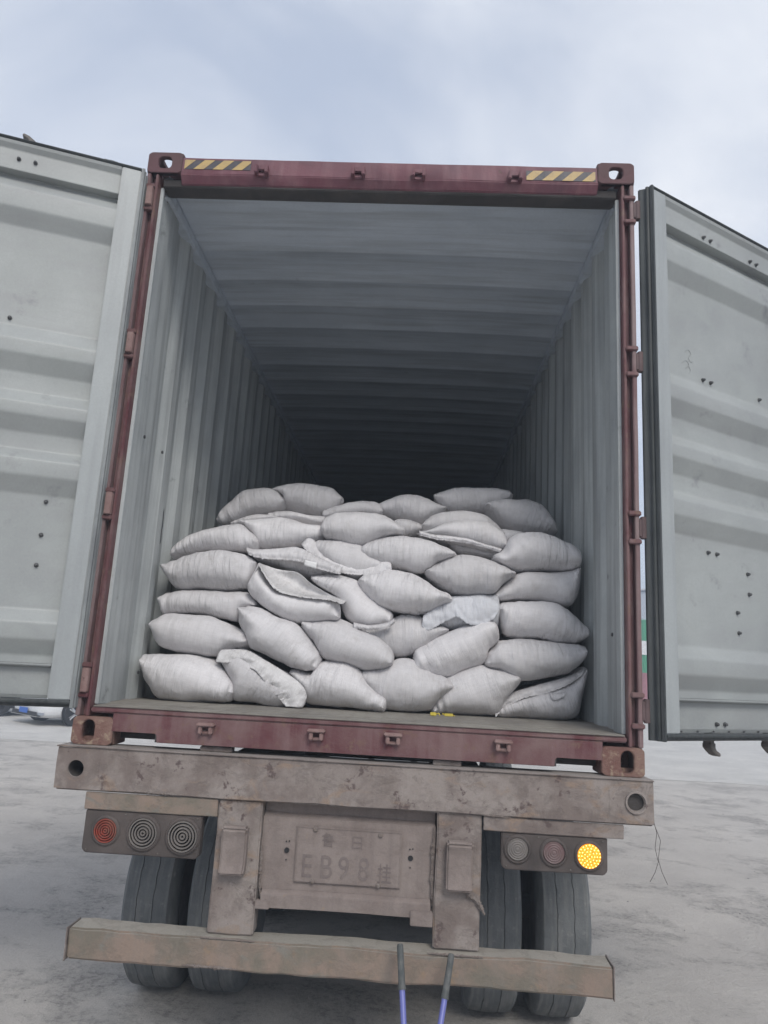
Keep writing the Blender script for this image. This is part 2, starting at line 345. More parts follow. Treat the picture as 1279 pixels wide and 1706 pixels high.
# sack outlines (x, z) at their own depth, metres
BAGS = [
 ('full white sack in the bottom left corner of the load, against the left wall', 0.61, [(-1.163,0.361),(-1.125,0.389),(-1.007,0.403),(-0.864,0.396),(-0.753,0.367),(-0.675,0.282),(-0.654,0.232),(-0.672,0.193),(-0.723,0.173),(-0.84,0.163),(-0.98,0.165),(-1.067,0.176),(-1.117,0.248)]),
 ('open-mouthed sack with pale frayed flap, second from left in the bottom row', 0.65, [(-0.773,0.414),(-0.694,0.441),(-0.617,0.438),(-0.514,0.387),(-0.401,0.328),(-0.321,0.275),(-0.301,0.219),(-0.318,0.169),(-0.452,0.166),(-0.56,0.17),(-0.669,0.183),(-0.676,0.25),(-0.727,0.331)]),
 ('sack in the bottom row with its right corner drooping, just right of the frayed flap', 0.68, [(-0.401,0.333),(-0.369,0.353),(-0.277,0.35),(-0.248,0.403),(-0.194,0.418),(-0.095,0.402),(-0.028,0.363),(0.03,0.303),(0.098,0.239),(0.109,0.188),(0.08,0.171),(-0.027,0.17),(-0.189,0.177),(-0.297,0.186),(-0.323,0.248),(-0.365,0.293)]),
 ('wide sack in the middle of the bottom row, left of the yellow scraps', 0.74, [(-0.042,0.346),(-0.017,0.378),(0.059,0.4),(0.124,0.425),(0.167,0.441),(0.222,0.444),(0.278,0.412),(0.356,0.384),(0.427,0.361),(0.463,0.318),(0.436,0.274),(0.388,0.237),(0.352,0.198),(0.326,0.176),(0.191,0.17),(0.093,0.176),(0.047,0.224),(-0.011,0.284)]),
 ('slanting sack in the bottom row standing over the yellow scraps', 0.78, [(0.402,0.348),(0.488,0.405),(0.575,0.431),(0.674,0.422),(0.773,0.406),(0.801,0.38),(0.791,0.337),(0.754,0.276),(0.722,0.227),(0.68,0.174),(0.583,0.165),(0.453,0.164),(0.36,0.167),(0.34,0.19),(0.352,0.239),(0.371,0.293)]),
 ('open sack with rolled mouth and torn tab in the bottom right corner', 0.83, [(1.155,0.448),(1.154,0.345),(1.135,0.258),(1.111,0.18),(1.045,0.171),(0.904,0.167),(0.702,0.164),(0.676,0.211),(0.684,0.244),(0.782,0.292),(0.957,0.345),(1.067,0.399)]),
 ('plump sack against the left wall, second from the bottom of the left stack', 0.65, [(-1.151,0.55),(-1.118,0.587),(-1.043,0.611),(-0.899,0.612),(-0.773,0.58),(-0.659,0.538),(-0.611,0.492),(-0.624,0.452),(-0.693,0.434),(-0.788,0.397),(-0.909,0.399),(-1.021,0.415),(-1.091,0.445),(-1.133,0.502)]),
 ('long sack tipped down to the right above the frayed flap', 0.63, [(-0.687,0.648),(-0.662,0.671),(-0.589,0.664),(-0.487,0.629),(-0.375,0.586),(-0.322,0.538),(-0.27,0.488),(-0.237,0.421),(-0.25,0.37),(-0.281,0.353),(-0.367,0.354),(-0.468,0.393),(-0.547,0.433),(-0.609,0.454),(-0.635,0.506),(-0.675,0.584)]),
 ('tilted sack in the second row, right of the long tipped sack', 0.69, [(-0.362,0.593),(-0.336,0.613),(-0.253,0.615),(-0.154,0.625),(-0.064,0.587),(0.037,0.554),(0.105,0.504),(0.139,0.441),(0.122,0.389),(0.057,0.381),(-0.04,0.371),(-0.15,0.399),(-0.234,0.422),(-0.277,0.489),(-0.342,0.545)]),
 ('stained sack sagging in the middle of the second row, under the bluish flap', 0.82, [(-0.08,0.609),(0.009,0.631),(0.143,0.671),(0.245,0.682),(0.417,0.618),(0.407,0.579),(0.331,0.514),(0.265,0.466),(0.183,0.441),(0.109,0.447),(0.018,0.481),(-0.07,0.531)]),
 ('wrinkled sack leaning up to the right, beneath the bluish flap', 0.77, [(0.668,0.65),(0.686,0.569),(0.638,0.512),(0.618,0.457),(0.575,0.42),(0.434,0.359),(0.292,0.361),(0.249,0.389),(0.233,0.442),(0.253,0.492),(0.328,0.55),(0.426,0.605),(0.546,0.644),(0.623,0.67)]),
 ('plump sack by the right wall resting on the torn-tab sack', 0.78, [(0.693,0.568),(0.792,0.577),(0.946,0.574),(1.056,0.567),(1.132,0.551),(1.149,0.528),(1.132,0.473),(1.067,0.416),(0.948,0.375),(0.839,0.354),(0.774,0.355),(0.708,0.397),(0.633,0.412),(0.617,0.446),(0.631,0.49),(0.661,0.53)]),
 ('flattened sack by the left wall, third from the bottom of the left stack', 0.71, [(-1.147,0.687),(-1.109,0.72),(-0.964,0.747),(-0.794,0.753),(-0.675,0.744),(-0.61,0.692),(-0.617,0.672),(-0.683,0.649),(-0.694,0.588),(-0.756,0.593),(-0.916,0.613),(-1.051,0.614),(-1.113,0.607),(-1.136,0.643)]),
 ('rounded sack by the right wall with a pinched left corner beside the bluish flap', 0.82, [(0.689,0.738),(0.727,0.772),(0.839,0.789),(0.952,0.785),(1.041,0.77),(1.119,0.706),(1.166,0.651),(1.171,0.616),(1.119,0.571),(1.009,0.571),(0.898,0.579),(0.787,0.578),(0.719,0.6),(0.698,0.66)]),
 ('full sack by the left wall, fourth from the bottom, under the creased sack', 0.73, [(-1.153,0.867),(-1.112,0.891),(-0.991,0.947),(-0.855,0.968),(-0.739,0.961),(-0.644,0.92),(-0.632,0.895),(-0.644,0.821),(-0.675,0.766),(-0.799,0.755),(-0.969,0.745),(-1.049,0.743),(-1.099,0.781)]),
 ('big sack with a gaping open mouth in the middle of the left half', 0.65, [(-0.612,0.9),(-0.577,0.859),(-0.527,0.795),(-0.457,0.755),(-0.334,0.739),(-0.224,0.736),(-0.162,0.715),(-0.151,0.661),(-0.167,0.619),(-0.248,0.611),(-0.346,0.6),(-0.445,0.608),(-0.583,0.677),(-0.653,0.739),(-0.643,0.784),(-0.624,0.818)]),
 ('narrow sack pointing down to the right from the gaping sack, lip folded at its tip', 0.75, [(-0.338,0.838),(-0.3,0.859),(-0.187,0.863),(-0.083,0.84),(-0.011,0.764),(0.093,0.697),(0.126,0.666),(0.103,0.609),(0.032,0.598),(-0.069,0.6),(-0.139,0.647),(-0.178,0.734),(-0.249,0.775)]),
 ('smooth full sack in the centre of the load, left of the bluish flap', 0.76, [(-0.08,0.852),(-0.036,0.883),(0.076,0.905),(0.201,0.902),(0.292,0.865),(0.362,0.818),(0.416,0.796),(0.427,0.754),(0.365,0.732),(0.288,0.691),(0.166,0.677),(0.064,0.7),(0.0,0.744),(-0.059,0.797)]),
 ('taut spindle-shaped sack resting above the bluish flap', 0.83, [(0.282,0.924),(0.325,0.955),(0.415,1.006),(0.494,1.027),(0.609,1.012),(0.713,0.971),(0.784,0.935),(0.777,0.912),(0.715,0.874),(0.66,0.815),(0.569,0.804),(0.445,0.799),(0.369,0.834),(0.311,0.874)]),
 ('creased sack by the right wall with its right corner turned up', 0.87, [(0.662,0.809),(0.709,0.86),(0.799,0.941),(0.959,0.96),(1.073,0.972),(1.13,0.988),(1.135,0.936),(1.13,0.867),(1.096,0.776),(0.961,0.784),(0.824,0.789),(0.688,0.78)]),
 ('sack with a bluish flap folded over its front', 0.83, [(0.279,0.682),(0.39,0.752),(0.445,0.797),(0.66,0.811),(0.689,0.773),(0.699,0.695),(0.665,0.603),(0.575,0.61),(0.451,0.609),(0.395,0.612),(0.315,0.63)]),
 ('crumpled creased sack at the upper left, slumped toward the left wall', 0.83, [(-1.145,0.958),(-1.11,1.009),(-0.999,1.086),(-0.873,1.134),(-0.768,1.147),(-0.704,1.1),(-0.663,1.06),(-0.658,1.01),(-0.693,0.982),(-0.846,0.982),(-0.987,0.973),(-1.101,0.933),(-1.136,0.925)]),
 ('finely ribbed sack in the upper left, right of the crumpled creased sack', 0.89, [(-0.777,1.166),(-0.641,1.193),(-0.509,1.196),(-0.387,1.168),(-0.297,1.152),(-0.295,1.082),(-0.377,1.036),(-0.519,1.021),(-0.649,1.009),(-0.689,1.063),(-0.743,1.121)]),
 ('smooth plump sack in the upper middle, between the ribbed sack and the spindle sack', 0.85, [(-0.315,1.146),(-0.279,1.213),(-0.162,1.243),(-0.009,1.241),(0.087,1.212),(0.136,1.179),(0.16,1.162),(0.152,1.122),(0.069,1.098),(-0.057,1.051),(-0.162,1.048),(-0.245,1.063),(-0.293,1.087)]),
 ('sack with a pleated hem and a small white tag', 0.8, [(-0.717,1.002),(-0.617,0.987),(-0.48,1.011),(-0.363,1.005),(-0.244,0.953),(-0.178,0.919),(-0.186,0.872),(-0.283,0.861),(-0.364,0.857),(-0.493,0.892),(-0.6,0.918),(-0.66,0.938)]),
 ('half hidden sack with a rolled lip, behind the tagged sack', 0.85, [(-0.359,1.013),(-0.321,1.064),(-0.21,1.077),(-0.081,1.062),(0.017,0.996),(0.091,0.953),(0.074,0.905),(-0.085,0.849),(-0.186,0.878),(-0.283,0.934)]),
 ('smooth sack in the upper centre above the rolled lip', 0.83, [(-0.08,1.023),(-0.05,1.06),(0.029,1.099),(0.179,1.115),(0.308,1.094),(0.424,1.056),(0.456,1.026),(0.438,0.999),(0.358,0.974),(0.281,0.91),(0.131,0.922),(0.014,0.94),(-0.063,0.971)]),
 ('sack with its open lip pointing down to the right, upper right of the load', 0.93, [(0.24,1.16),(0.319,1.178),(0.4,1.219),(0.542,1.245),(0.637,1.232),(0.721,1.173),(0.743,1.105),(0.718,1.069),(0.618,1.072),(0.476,1.101),(0.38,1.118),(0.285,1.138)]),
 ('thin sack squeezed below the open-lipped sack', 1.01, [(0.42,1.13),(0.552,1.112),(0.697,1.083),(0.769,1.068),(0.698,1.028),(0.578,1.04),(0.461,1.055)]),
 ('large dome-shaped sack by the right wall at the top of the right stack', 0.87, [(0.663,1.03),(0.716,1.068),(0.75,1.134),(0.818,1.169),(0.934,1.177),(1.05,1.133),(1.125,1.09),(1.138,1.041),(1.125,0.98),(1.016,0.969),(0.845,0.953),(0.764,0.953),(0.707,0.971),(0.671,1.001)]),
 ('dark crumpled sack at the back, upper left corner of the heap', 1.4, [(-1.061,1.283),(-1.03,1.346),(-0.962,1.418),(-0.885,1.467),(-0.792,1.488),(-0.702,1.478),(-0.637,1.426),(-0.623,1.385),(-0.658,1.349),(-0.816,1.305),(-0.973,1.246),(-1.043,1.24)]),
 ('sack at the back left that forms the highest point there', 1.45, [(-0.728,1.482),(-0.653,1.521),(-0.49,1.542),(-0.365,1.526),(-0.28,1.467),(-0.26,1.424),(-0.313,1.359),(-0.379,1.324),(-0.474,1.334),(-0.634,1.368),(-0.645,1.423),(-0.703,1.462)]),
 ('thin sack wedged under the highest sack at the back left', 1.25, [(-0.705,1.289),(-0.59,1.316),(-0.458,1.293),(-0.346,1.281),(-0.368,1.225),(-0.518,1.238),(-0.663,1.257)]),
 ('sliver of a sack behind the crumpled creased sack', 1.23, [(-0.935,1.212),(-0.83,1.265),(-0.7,1.278),(-0.621,1.255),(-0.721,1.218),(-0.863,1.198)]),
 ('small sack seen between the two humps at the back, folded hem on top', 1.4, [(-0.378,1.352),(-0.284,1.401),(-0.192,1.432),(-0.084,1.433),(-0.016,1.406),(-0.012,1.338),(-0.212,1.322),(-0.365,1.304)]),
 ('low rounded sack at the back, left of the topmost right-hand sack', 1.47, [(-0.051,1.41),(0.012,1.464),(0.119,1.494),(0.255,1.496),(0.371,1.449),(0.416,1.413),(0.328,1.358),(0.249,1.313),(0.127,1.327),(0.003,1.363)]),
 ('dark sack filling the gap behind the smooth plump sack', 1.3, [(0.104,1.303),(0.248,1.281),(0.289,1.23),(0.155,1.193),(0.068,1.235)]),
 ('flat backed sack lying directly behind the open-lipped sack', 1.15, [(0.256,1.229),(0.284,1.281),(0.407,1.344),(0.582,1.34),(0.658,1.312),(0.759,1.227),(0.748,1.201),(0.586,1.206),(0.362,1.196)]),
 ('topmost sack at the back, long and flat, in the right half', 1.53, [(0.33,1.516),(0.391,1.552),(0.527,1.579),(0.691,1.589),(0.8,1.573),(0.848,1.551),(0.831,1.508),(0.762,1.449),(0.668,1.411),(0.532,1.411),(0.422,1.429),(0.352,1.479)]),
 ('greenish shaded sack at the back right, drooping toward the right wall', 1.45, [(0.663,1.434),(0.712,1.468),(0.818,1.503),(0.925,1.504),(1.032,1.458),(1.099,1.368),(1.116,1.278),(1.034,1.268),(0.889,1.268),(0.782,1.313),(0.715,1.359)]),
 ('sliver of a sack behind the large dome-shaped sack', 1.2, [(0.74,1.248),(0.878,1.232),(0.817,1.162),(0.767,1.141),(0.754,1.198)]),
]
FLAPS = [
 (1, 'mouth_flap', 0.54, 0.51, [(-0.742,0.436),(-0.615,0.441),(-0.515,0.397),(-0.383,0.33),(-0.306,0.275),(-0.286,0.224),(-0.3,0.173)], [(-0.757,0.374),(-0.712,0.372),(-0.639,0.37),(-0.563,0.349),(-0.518,0.313),(-0.472,0.26),(-0.381,0.173)]),
 (5, 'mouth_flap', 0.75, 0.71, [(1.14,0.45),(1.05,0.396),(0.9,0.346),(0.771,0.302),(0.696,0.267),(0.664,0.248)], [(1.123,0.409),(1.042,0.35),(0.936,0.303),(0.83,0.276),(0.745,0.23),(0.678,0.171)]),
 (5, 'torn_tab', 0.71, 0.69, [(0.952,0.306),(1.0,0.31),(1.042,0.319)], [(0.959,0.291),(0.975,0.271),(1.028,0.295)]),
 (20, 'mouth_flap', 0.72, 0.69, [(0.283,0.672),(0.353,0.725),(0.428,0.77),(0.538,0.787),(0.626,0.788),(0.68,0.763)], [(0.277,0.615),(0.313,0.592),(0.388,0.637),(0.463,0.669),(0.518,0.637),(0.589,0.636),(0.648,0.666),(0.682,0.717)]),
 (15, 'mouth_lining', 0.69, 0.55, [(-0.62,0.91),(-0.519,0.881),(-0.406,0.867),(-0.323,0.81),(-0.219,0.757),(-0.128,0.729)], [(-0.589,0.878),(-0.536,0.8),(-0.489,0.754),(-0.428,0.733),(-0.308,0.718),(-0.212,0.714),(-0.135,0.697)]),
 (24, 'mouth_flap', 0.69, 0.66, [(-0.695,0.991),(-0.641,0.983),(-0.529,0.993),(-0.416,1.006),(-0.3,0.959),(-0.23,0.929),(-0.162,0.907)], [(-0.674,0.946),(-0.585,0.927),(-0.473,0.927),(-0.371,0.917),(-0.291,0.888),(-0.223,0.872),(-0.167,0.864)]),
 (24, 'tag', 0.65, 0.65, [(-0.362,0.932),(-0.297,0.92)], [(-0.367,0.903),(-0.301,0.886)]),
 (25, 'mouth_flap', 0.76, 0.71, [(-0.408,1.034),(-0.374,1.068),(-0.333,1.056),(-0.294,1.0),(-0.223,0.959),(-0.124,0.934),(-0.022,0.942),(0.073,0.97),(0.098,0.946)], [(-0.379,0.999),(-0.34,0.975),(-0.301,0.937),(-0.236,0.893),(-0.15,0.877),(-0.071,0.874),(0.018,0.883),(0.084,0.899),(0.101,0.914)]),
 (16, 'mouth_flap', 0.65, 0.63, [(-0.082,0.613),(0.003,0.602),(0.095,0.622),(0.131,0.645)], [(-0.076,0.581),(0.017,0.578),(0.092,0.588),(0.135,0.62)]),
 (27, 'mouth_flap', 0.83, 0.81, [(0.241,1.153),(0.306,1.138),(0.399,1.131),(0.515,1.12),(0.607,1.097),(0.707,1.073)], [(0.246,1.123),(0.318,1.107),(0.399,1.099),(0.514,1.09),(0.617,1.069),(0.695,1.048)]),
]
# ------------------------------------------------------------------ ground
mb = MB()
xs = [-220, -120, -60, -25, -12, -6, -3, 0, 3, 6, 12, 25, 60, 120, 220]; ys = [-120, -60, -15, -6, -3, -1, 1, 3, 6, 12, 25, 60, 120, 240]
gv = [[mb.b.verts.new((x, y, -G)) for x in xs] for y in ys]
for j in range(len(ys) - 1):
    for i in range(len(xs) - 1): mb.b.faces.new((gv[j][i], gv[j][i + 1], gv[j + 1][i + 1], gv[j + 1][i]))
gr = mb.build('ground', M['ground'], kind='local', weld=False)
gr.location = (0, 0, G); tag(gr, kind='structure')
mb = MB(); rows = []  # second ground sheet, paler, beyond a wavering edge
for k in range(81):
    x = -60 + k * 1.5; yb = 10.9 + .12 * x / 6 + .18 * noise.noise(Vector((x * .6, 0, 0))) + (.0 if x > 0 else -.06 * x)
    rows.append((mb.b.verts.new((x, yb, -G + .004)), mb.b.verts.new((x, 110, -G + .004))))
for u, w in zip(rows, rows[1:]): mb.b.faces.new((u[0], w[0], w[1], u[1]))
sl = mb.build('far_ground', M['pale_ground'], kind='local', weld=False); sl.location = (0, 0, G); tag(sl, kind='structure')
mb = MB(); rs = random.Random(5)
for k in range(900):
    x = rs.choice((-1, 1)) * rs.uniform(.2, 6.5); y = rs.uniform(-1.5, 9); r = rs.choice((.003, .004, .005, .007, .011)) * rs.uniform(.7, 1.2)
    if rs.random() < .25: r *= .6
    t0 = rs.uniform(0, 6); ring = [mb.b.verts.new((x + math.cos(t0 + i * 1.05) * r * rs.uniform(.7, 1.2), y + math.sin(t0 + i * 1.05) * r * rs.uniform(.7, 1.2), -G - .001)) for i in range(6)]
    top = mb.b.verts.new((x + r * .1, y, -G + r * rs.uniform(.5, .9)))
    for i in range(6): mb.b.faces.new((ring[i], ring[(i + 1) % 6], top))
st = mb.build('gravel', M['stone'], kind='local', weld=False); st.location = (0, 0, G); tag(st, kind='stuff')

# ------------------------------------------------------------------ the shipping container (built in metres above its own underside)
W, H, L = 1.219, 2.896, 12.19
cont = empty('shipping_container', (0, 0, 0), 'tall maroon shipping container with both doors open, loaded with white sacks on the trailer', 'shipping container')
# corner castings: plates with the oval openings of a real casting
def mb_fin(mb, x0, x1, z0, h, d, sx):
    mb.box(*sorted((x1 - .02 * sx, x1)), .024, d, z0 + .002, z0 + h - .002); mb.box(min(x0, x1) + .01, max(x0, x1) - .01, d - .012, d, z0 + .01, z0 + h - .01)
    mb.box(min(x0, x1) + .002, max(x0, x1) - .002, .024, d, z0 + h - .014, z0 + h - .001); mb.box(min(x0, x1) + .002, max(x0, x1) - .002, .024, d, z0 + .001, z0 + .014)
    return mb.build('corner_casting', M['cast'], cont, bevel=.003, smooth=True, weld=False)
def casting(x0, z0, sx, top):
    mb = MB(); w, h, d, t = .178, .118, .162, .026; x1 = x0 + w * sx; cx = (x0 + x1) / 2; cz = z0 + h / 2; n = 32
    fo = [(cx, cz)]
    out = [(p[0], -.002, p[1]) for p in rrect(cx, cz, w, h, .012, n)]
    if top: hol = [(p[0], -.002, p[1]) for p in rrect(cx + .0 * sx, cz, .068, .064, .022, n)]
    else: hol = [(p[0], -.002, p[1]) for p in rrect(cx - .018 * sx, cz, .056, .092, .0279, n)]
    mb.plate_hole(out, hol, (0, t, 0))
    if not top: mb.box(min(x0, x0 + t * sx), max(x0, x0 + t * sx), t, d, z0 + .002, z0 + h - .002); mb.box(min(x0, x1) + .03, max(x0, x1) - .03, t + .03, d - .015, z0 + .002, z0 + .03); return mb_fin(mb, x0, x1, z0, h, d, sx)
    out = [(x0, p[0], p[1]) for p in rrect(d / 2, cz, d, h, .012, n)]; hol = [(x0, p[0], p[1]) for p in rrect(d / 2, cz, .05, .08, .024, n)]
    mb.plate_hole(out, hol, (t * sx, 0, 0))
    for zz, e in ((z0, .026), (z0 + h, -.026)):
        out = [(p[0], p[1], zz) for p in rrect(cx, d / 2, w, d, .012, n)]; hol = [(p[0], p[1], zz) for p in rrect(cx, d / 2, .06, .11, .029, n)]
        mb.plate_hole(out, hol, (0, 0, e))
    if not top:
        mb.box(x1 - .02 * sx, x1 - .004 * sx, .01, d, z0 + .01, z0 + h - .01); mb.box(min(x0, x1) + .01, max(x0, x1) - .01, d - .012, d, z0 + .01, z0 + h - .01)
    return mb.build('corner_casting', M['casttop'] if top else M['cast'], cont, bevel=.003, smooth=True, weld=False)
for sx in (-1, 1):
    casting(sx * W, 0, -sx, False); casting(sx * W, H - .118, -sx, True)
    for z0 in (0, H - .118):   # the far end's castings as plain blocks with pockets
        mb = MB(); mb.box(min(sx * W, sx * (W - .178)), max(sx * W, sx * (W - .178)), L - .162, L, z0, z0 + .118); mb.build('corner_casting', M['casttop'], cont, bevel=.01)
# corner posts: an outer channel with a deep groove, a middle web and an inner flange
for sx in (-1, 1):
    def X(a, b): return (min(sx * a, sx * b), max(sx * a, sx * b))
    mb = MB(); z0, z1 = .118, H - .118
    mb.box(*X(W - .002, W - .022), .004, .075, z0, z1); mb.build('post_outer_flange', M['postedge'], cont, bevel=.003, wob=.0015, cut=.2, smooth=True); mb = MB(); mb.box(*X(W - .0225, W - .0475), .040, .062, z0, z1)
    mb.box(*X(W - .048, W - .062), .006, .12, z0, z1)
    mb.box(*X(W - .002, W - .016), .075, .16, z0, z1)
    mb.build('corner_post', M['red'], cont, bevel=.003, wob=.0015, cut=.2, smooth=True)
    mb = MB(); mb.box(*X(W - .0625, W - .080), .050, .066, z0 + .05, z1 - .05); mb.box(*X(W - .0625, W - .072), .068, .20, .165, 2.70); mb.box(*X(W - .045, W - .072), .121, .20, .165, 2.70)
    mb.build('wall_end_strip', M['inner'], cont, bevel=.002)
    mb = MB(); mb.box(*X(W, W - .08), L - .15, L, z0, z1); mb.build('front_corner_post', M['red'], cont)
# side walls: trapezoid corrugation, red outside and grey inside
def wall(sx):
    mb = MB(); pts = [(.20, 0), (.40, 0)]; y = .40
    while y < L - .45:
        pts += [(y + .068, -.034), (y + .140, -.034), (y + .208, 0), (y + .278, 0)]; y += .278
    pts += [(L - .1, 0)]
    x_in = W - .046
    mb.sweep([(a, b) for a, b in pts], [.14, 2.78], lambda a, b, t: (sx * (x_in - b), a, t))
    o = mb.build('side_wall', [M['inner'], M['red']], cont, weld=False); m = o.modifiers.new('thick', 'SOLIDIFY'); m.thickness = .003; m.offset = 1 if sx > 0 else -1; m.use_even_offset = True
    # make normals deterministic: outward faces take the red material
    me = o.data
    return o
for sx in (-1, 1):
    o = wall(sx); o.modifiers.clear()
for sx in (-1, 1):   # red outer skin stands 4 mm outside the grey inner sheet
    mb = MB(); pts = [(.20, 0), (.40, 0)]; y = .40
    while y < L - .45:
        pts += [(y + .068, -.034), (y + .140, -.034), (y + .208, 0), (y + .278, 0)]; y += .278
    pts += [(L - .1, 0)]
    mb.sweep(pts, [.14, 2.78], lambda a, b, t: (sx * (W - .042 - b), a, t)); mb.build('side_wall_skin', M['red'], cont, weld=False)
# roof: pressed panels with shallow cross ribs
mb = MB(); pts = [(.10, 0)]; y = .76
while y < L - .4:
    pts += [(y, 0), (y + .014, -.0065), (y + .030, -.0065), (y + .055, 0)]; y += .345
pts += [(L - .05, 0)]
def rf(a, b, t): return (t, a, 2.842 + b - .02 * (abs(t) / 1.2) ** 3)
mb.sweep(pts, [-1.2 + .2 * i for i in range(13)], rf); mb.build('roof', M['roof'], cont, weld=False, smooth=True)
mb = MB(); mb.sweep(pts, [-1.2 + .2 * i for i in range(13)], lambda a, b, t: (t, a, 2.85 + b)); mb.build('roof_skin', M['red'], cont, weld=False)
for sx in (-1, 1):
    mb = MB(); mb.box(*sorted((sx * (W - .004), sx * (W - .064))), .16, L - .16, 2.755, 2.815); mb.build('top_side_rail', M['roof'], cont, bevel=.004)
    mb = MB(); mb.box(*sorted((sx * (W - .004), sx * (W - .045))), .16, L - .16, .03, .165); mb.build('bottom_side_rail', M['red'], cont, bevel=.004)
mb = MB(); pts = []; x = -1.17
while x < 1.1: pts += [(x, 0), (x + .07, -.03), (x + .15, -.03), (x + .2, 0)]; x += .26
pts.append((1.17, 0)); mb.sweep(pts, [.14, 2.83], lambda a, b, t: (a, L - .08 - b, t)); mb.build('front_wall', M['inner'], cont, weld=False)
mb = MB(); mb.box(-1.14, 1.14, L - .13, L - .03, 2.78, 2.885); mb.build('front_header', M['roof'], cont)
mb = MB(); mb.box(-1.21, 1.21, L - .04, L - .02, .12, 2.89); mb.build('front_wall_skin', M['red'], cont)
# rear header: face plate with a curled lower lip
mb = MB()
mb.prism([(-1.045, .006, 2.872), (-1.045, .0, 2.775), (-1.045, .028, 2.735), (-1.045, .075, 2.725), (-1.045, .12, 2.735), (-1.045, .12, 2.80), (-1.045, .10, 2.872)], (2.09, 0, 0))
mb.build('rear_header', M['redhead'], cont, bevel=.004, cut=.09, wob=.0035, smooth=True)
mb = MB(); mb.prism([(-1.14, .03, 2.762), (-1.14, .035, 2.722), (-1.14, .11, 2.716), (-1.14, .16, 2.745), (-1.14, .16, 2.80), (-1.14, .13, 2.80)], (2.28, 0, 0)); mb.build('header_gutter', M['dark'], cont, bevel=.004)
mb = MB(); mb.prism([(-1.15, .12, 2.83), (-1.15, .12, 2.82), (-1.15, .5, 2.815), (-1.15, .5, 2.86), (-1.15, .12, 2.865)], (2.3, 0, 0)); mb.build('roof_end_plate', M['roof'], cont)
def strip(x0, x1, za, zb, flip, n, phase):
    """hazard film: black backing and slanting yellow bars, clipped to the film"""
    mb = MB(); mb.box(x0, x1, -.0012, .0, za, zb); bk = mb.build('hazard_film', M['stripeb'], cont)
    mb = MB(); h = zb - za; p = .098; k = -1
    while k < n + 1:
        a0 = x0 + phase + k * p; a1 = a0 + .052; sl = .055
        q = [(a0, za), (a1, za), (a1 + sl, zb), (a0 + sl, zb)]
        pl = []
        def clip(q, c, s):
            out = []
            for i in range(len(q)):
                A, B = q[i], q[(i + 1) % len(q)]; ia, ib = s * (A[0] - c) >= 0, s * (B[0] - c) >= 0
                if ia: out.append(A)
                if ia != ib: t = (c - A[0]) / (B[0] - A[0]); out.append((c, A[1] + t * (B[1] - A[1])))
            return out
        q = clip(q, x0 + .001, 1); q = clip(q, x1 - .001, -1) if len(q) > 2 else []
        if len(q) > 2: mb.prism([(a, -.0012, b) for a, b in q], (0, -.0012, 0))
        k += 1
    mb.build('yellow_stripe', M['stripe'], bk)
strip(-1.030, -.690, 2.803, 2.855, 0, 4, -.05); strip(.690, 1.030, 2.788, 2.840, 0, 4, -.02)
for x in (-.628, -.143, .157, .633):
    mb = MB(); mb.box(x - .034, x + .034, -.012, .002, 2.765, 2.782); mb.box(x - .034, x - .018, -.045, .0, 2.766, 2.815); mb.box(x + .018, x + .034, -.045, .0, 2.766, 2.815); mb.box(x - .03, x + .03, -.014, .0, 2.80, 2.828)
    mb.build('cam_keeper', M['redhead'], cont, bevel=.004, wob=.002)
# sill with the fork-like cut-outs at both ends
mb = MB()
prof = [(-1.045, .135), (-1.045, .062), (-.857, .062), (-.848, .055), (-.845, .026), (.845, .026), (.848, .055), (.857, .062), (1.045, .062), (1.045, .135)]
mb.prism([(a, -.0005, b) for a, b in prof], (0, .008, 0)); mb.build('sill_face', M['red'], cont, cut=.12, wob=.0012, smooth=True)
mb = MB(); mb.box(-1.148, 1.148, .001, .17, .136, .160); mb.build('sill_top', M['red'], cont, bevel=.006, wob=.002, cut=.15, smooth=True)
mb = MB(); mb.box(-1.06, 1.06, .10, .155, .026, .133); mb.build('sill_back_beam', M['dark'], cont)
mb = MB(); mb.box(-.845, .845, .008, .09, .024, .032); mb.box(-.853, -.847, .0, .12, .026, .134); mb.box(.847, .853, .0, .12, .026, .134); mb.build('sill_bottom', M['dark'], cont)
for x, z in ((-.632, .105), (-.158, .107), (.167, .110), (.628, .107)):
    mb = MB(); mb.box(x - .038, x + .038, -.042, 0, z + .0, z + .014); mb.box(x - .03, x - .014, -.036, 0, z - .032, z); mb.box(x + .014, x + .03, -.036, 0, z - .032, z); mb.box(x - .02, x + .02, -.018, 0, z - .034, z - .02)
    mb.build('cam_keeper', M['lug'], cont, bevel=.004, wob=.003)
mb = MB(); mb.box(-1.172, 1.172, .172, L - .1, .135, .168); mb.build('floor', M['floor'], cont)
mb = MB(); mb.box(-1.14, 1.14, .0, .171, .1605, .1665); mb.build('sill_tread', M['floor'], cont, bevel=.002, cut=.15, wob=.0012)
for k in range(22):
    y = .42 + k * .53; mb = MB(); mb.box(-1.17, 1.17, y, y + .045, .02, .133); mb.build('cross_member', M['dark'], cont)
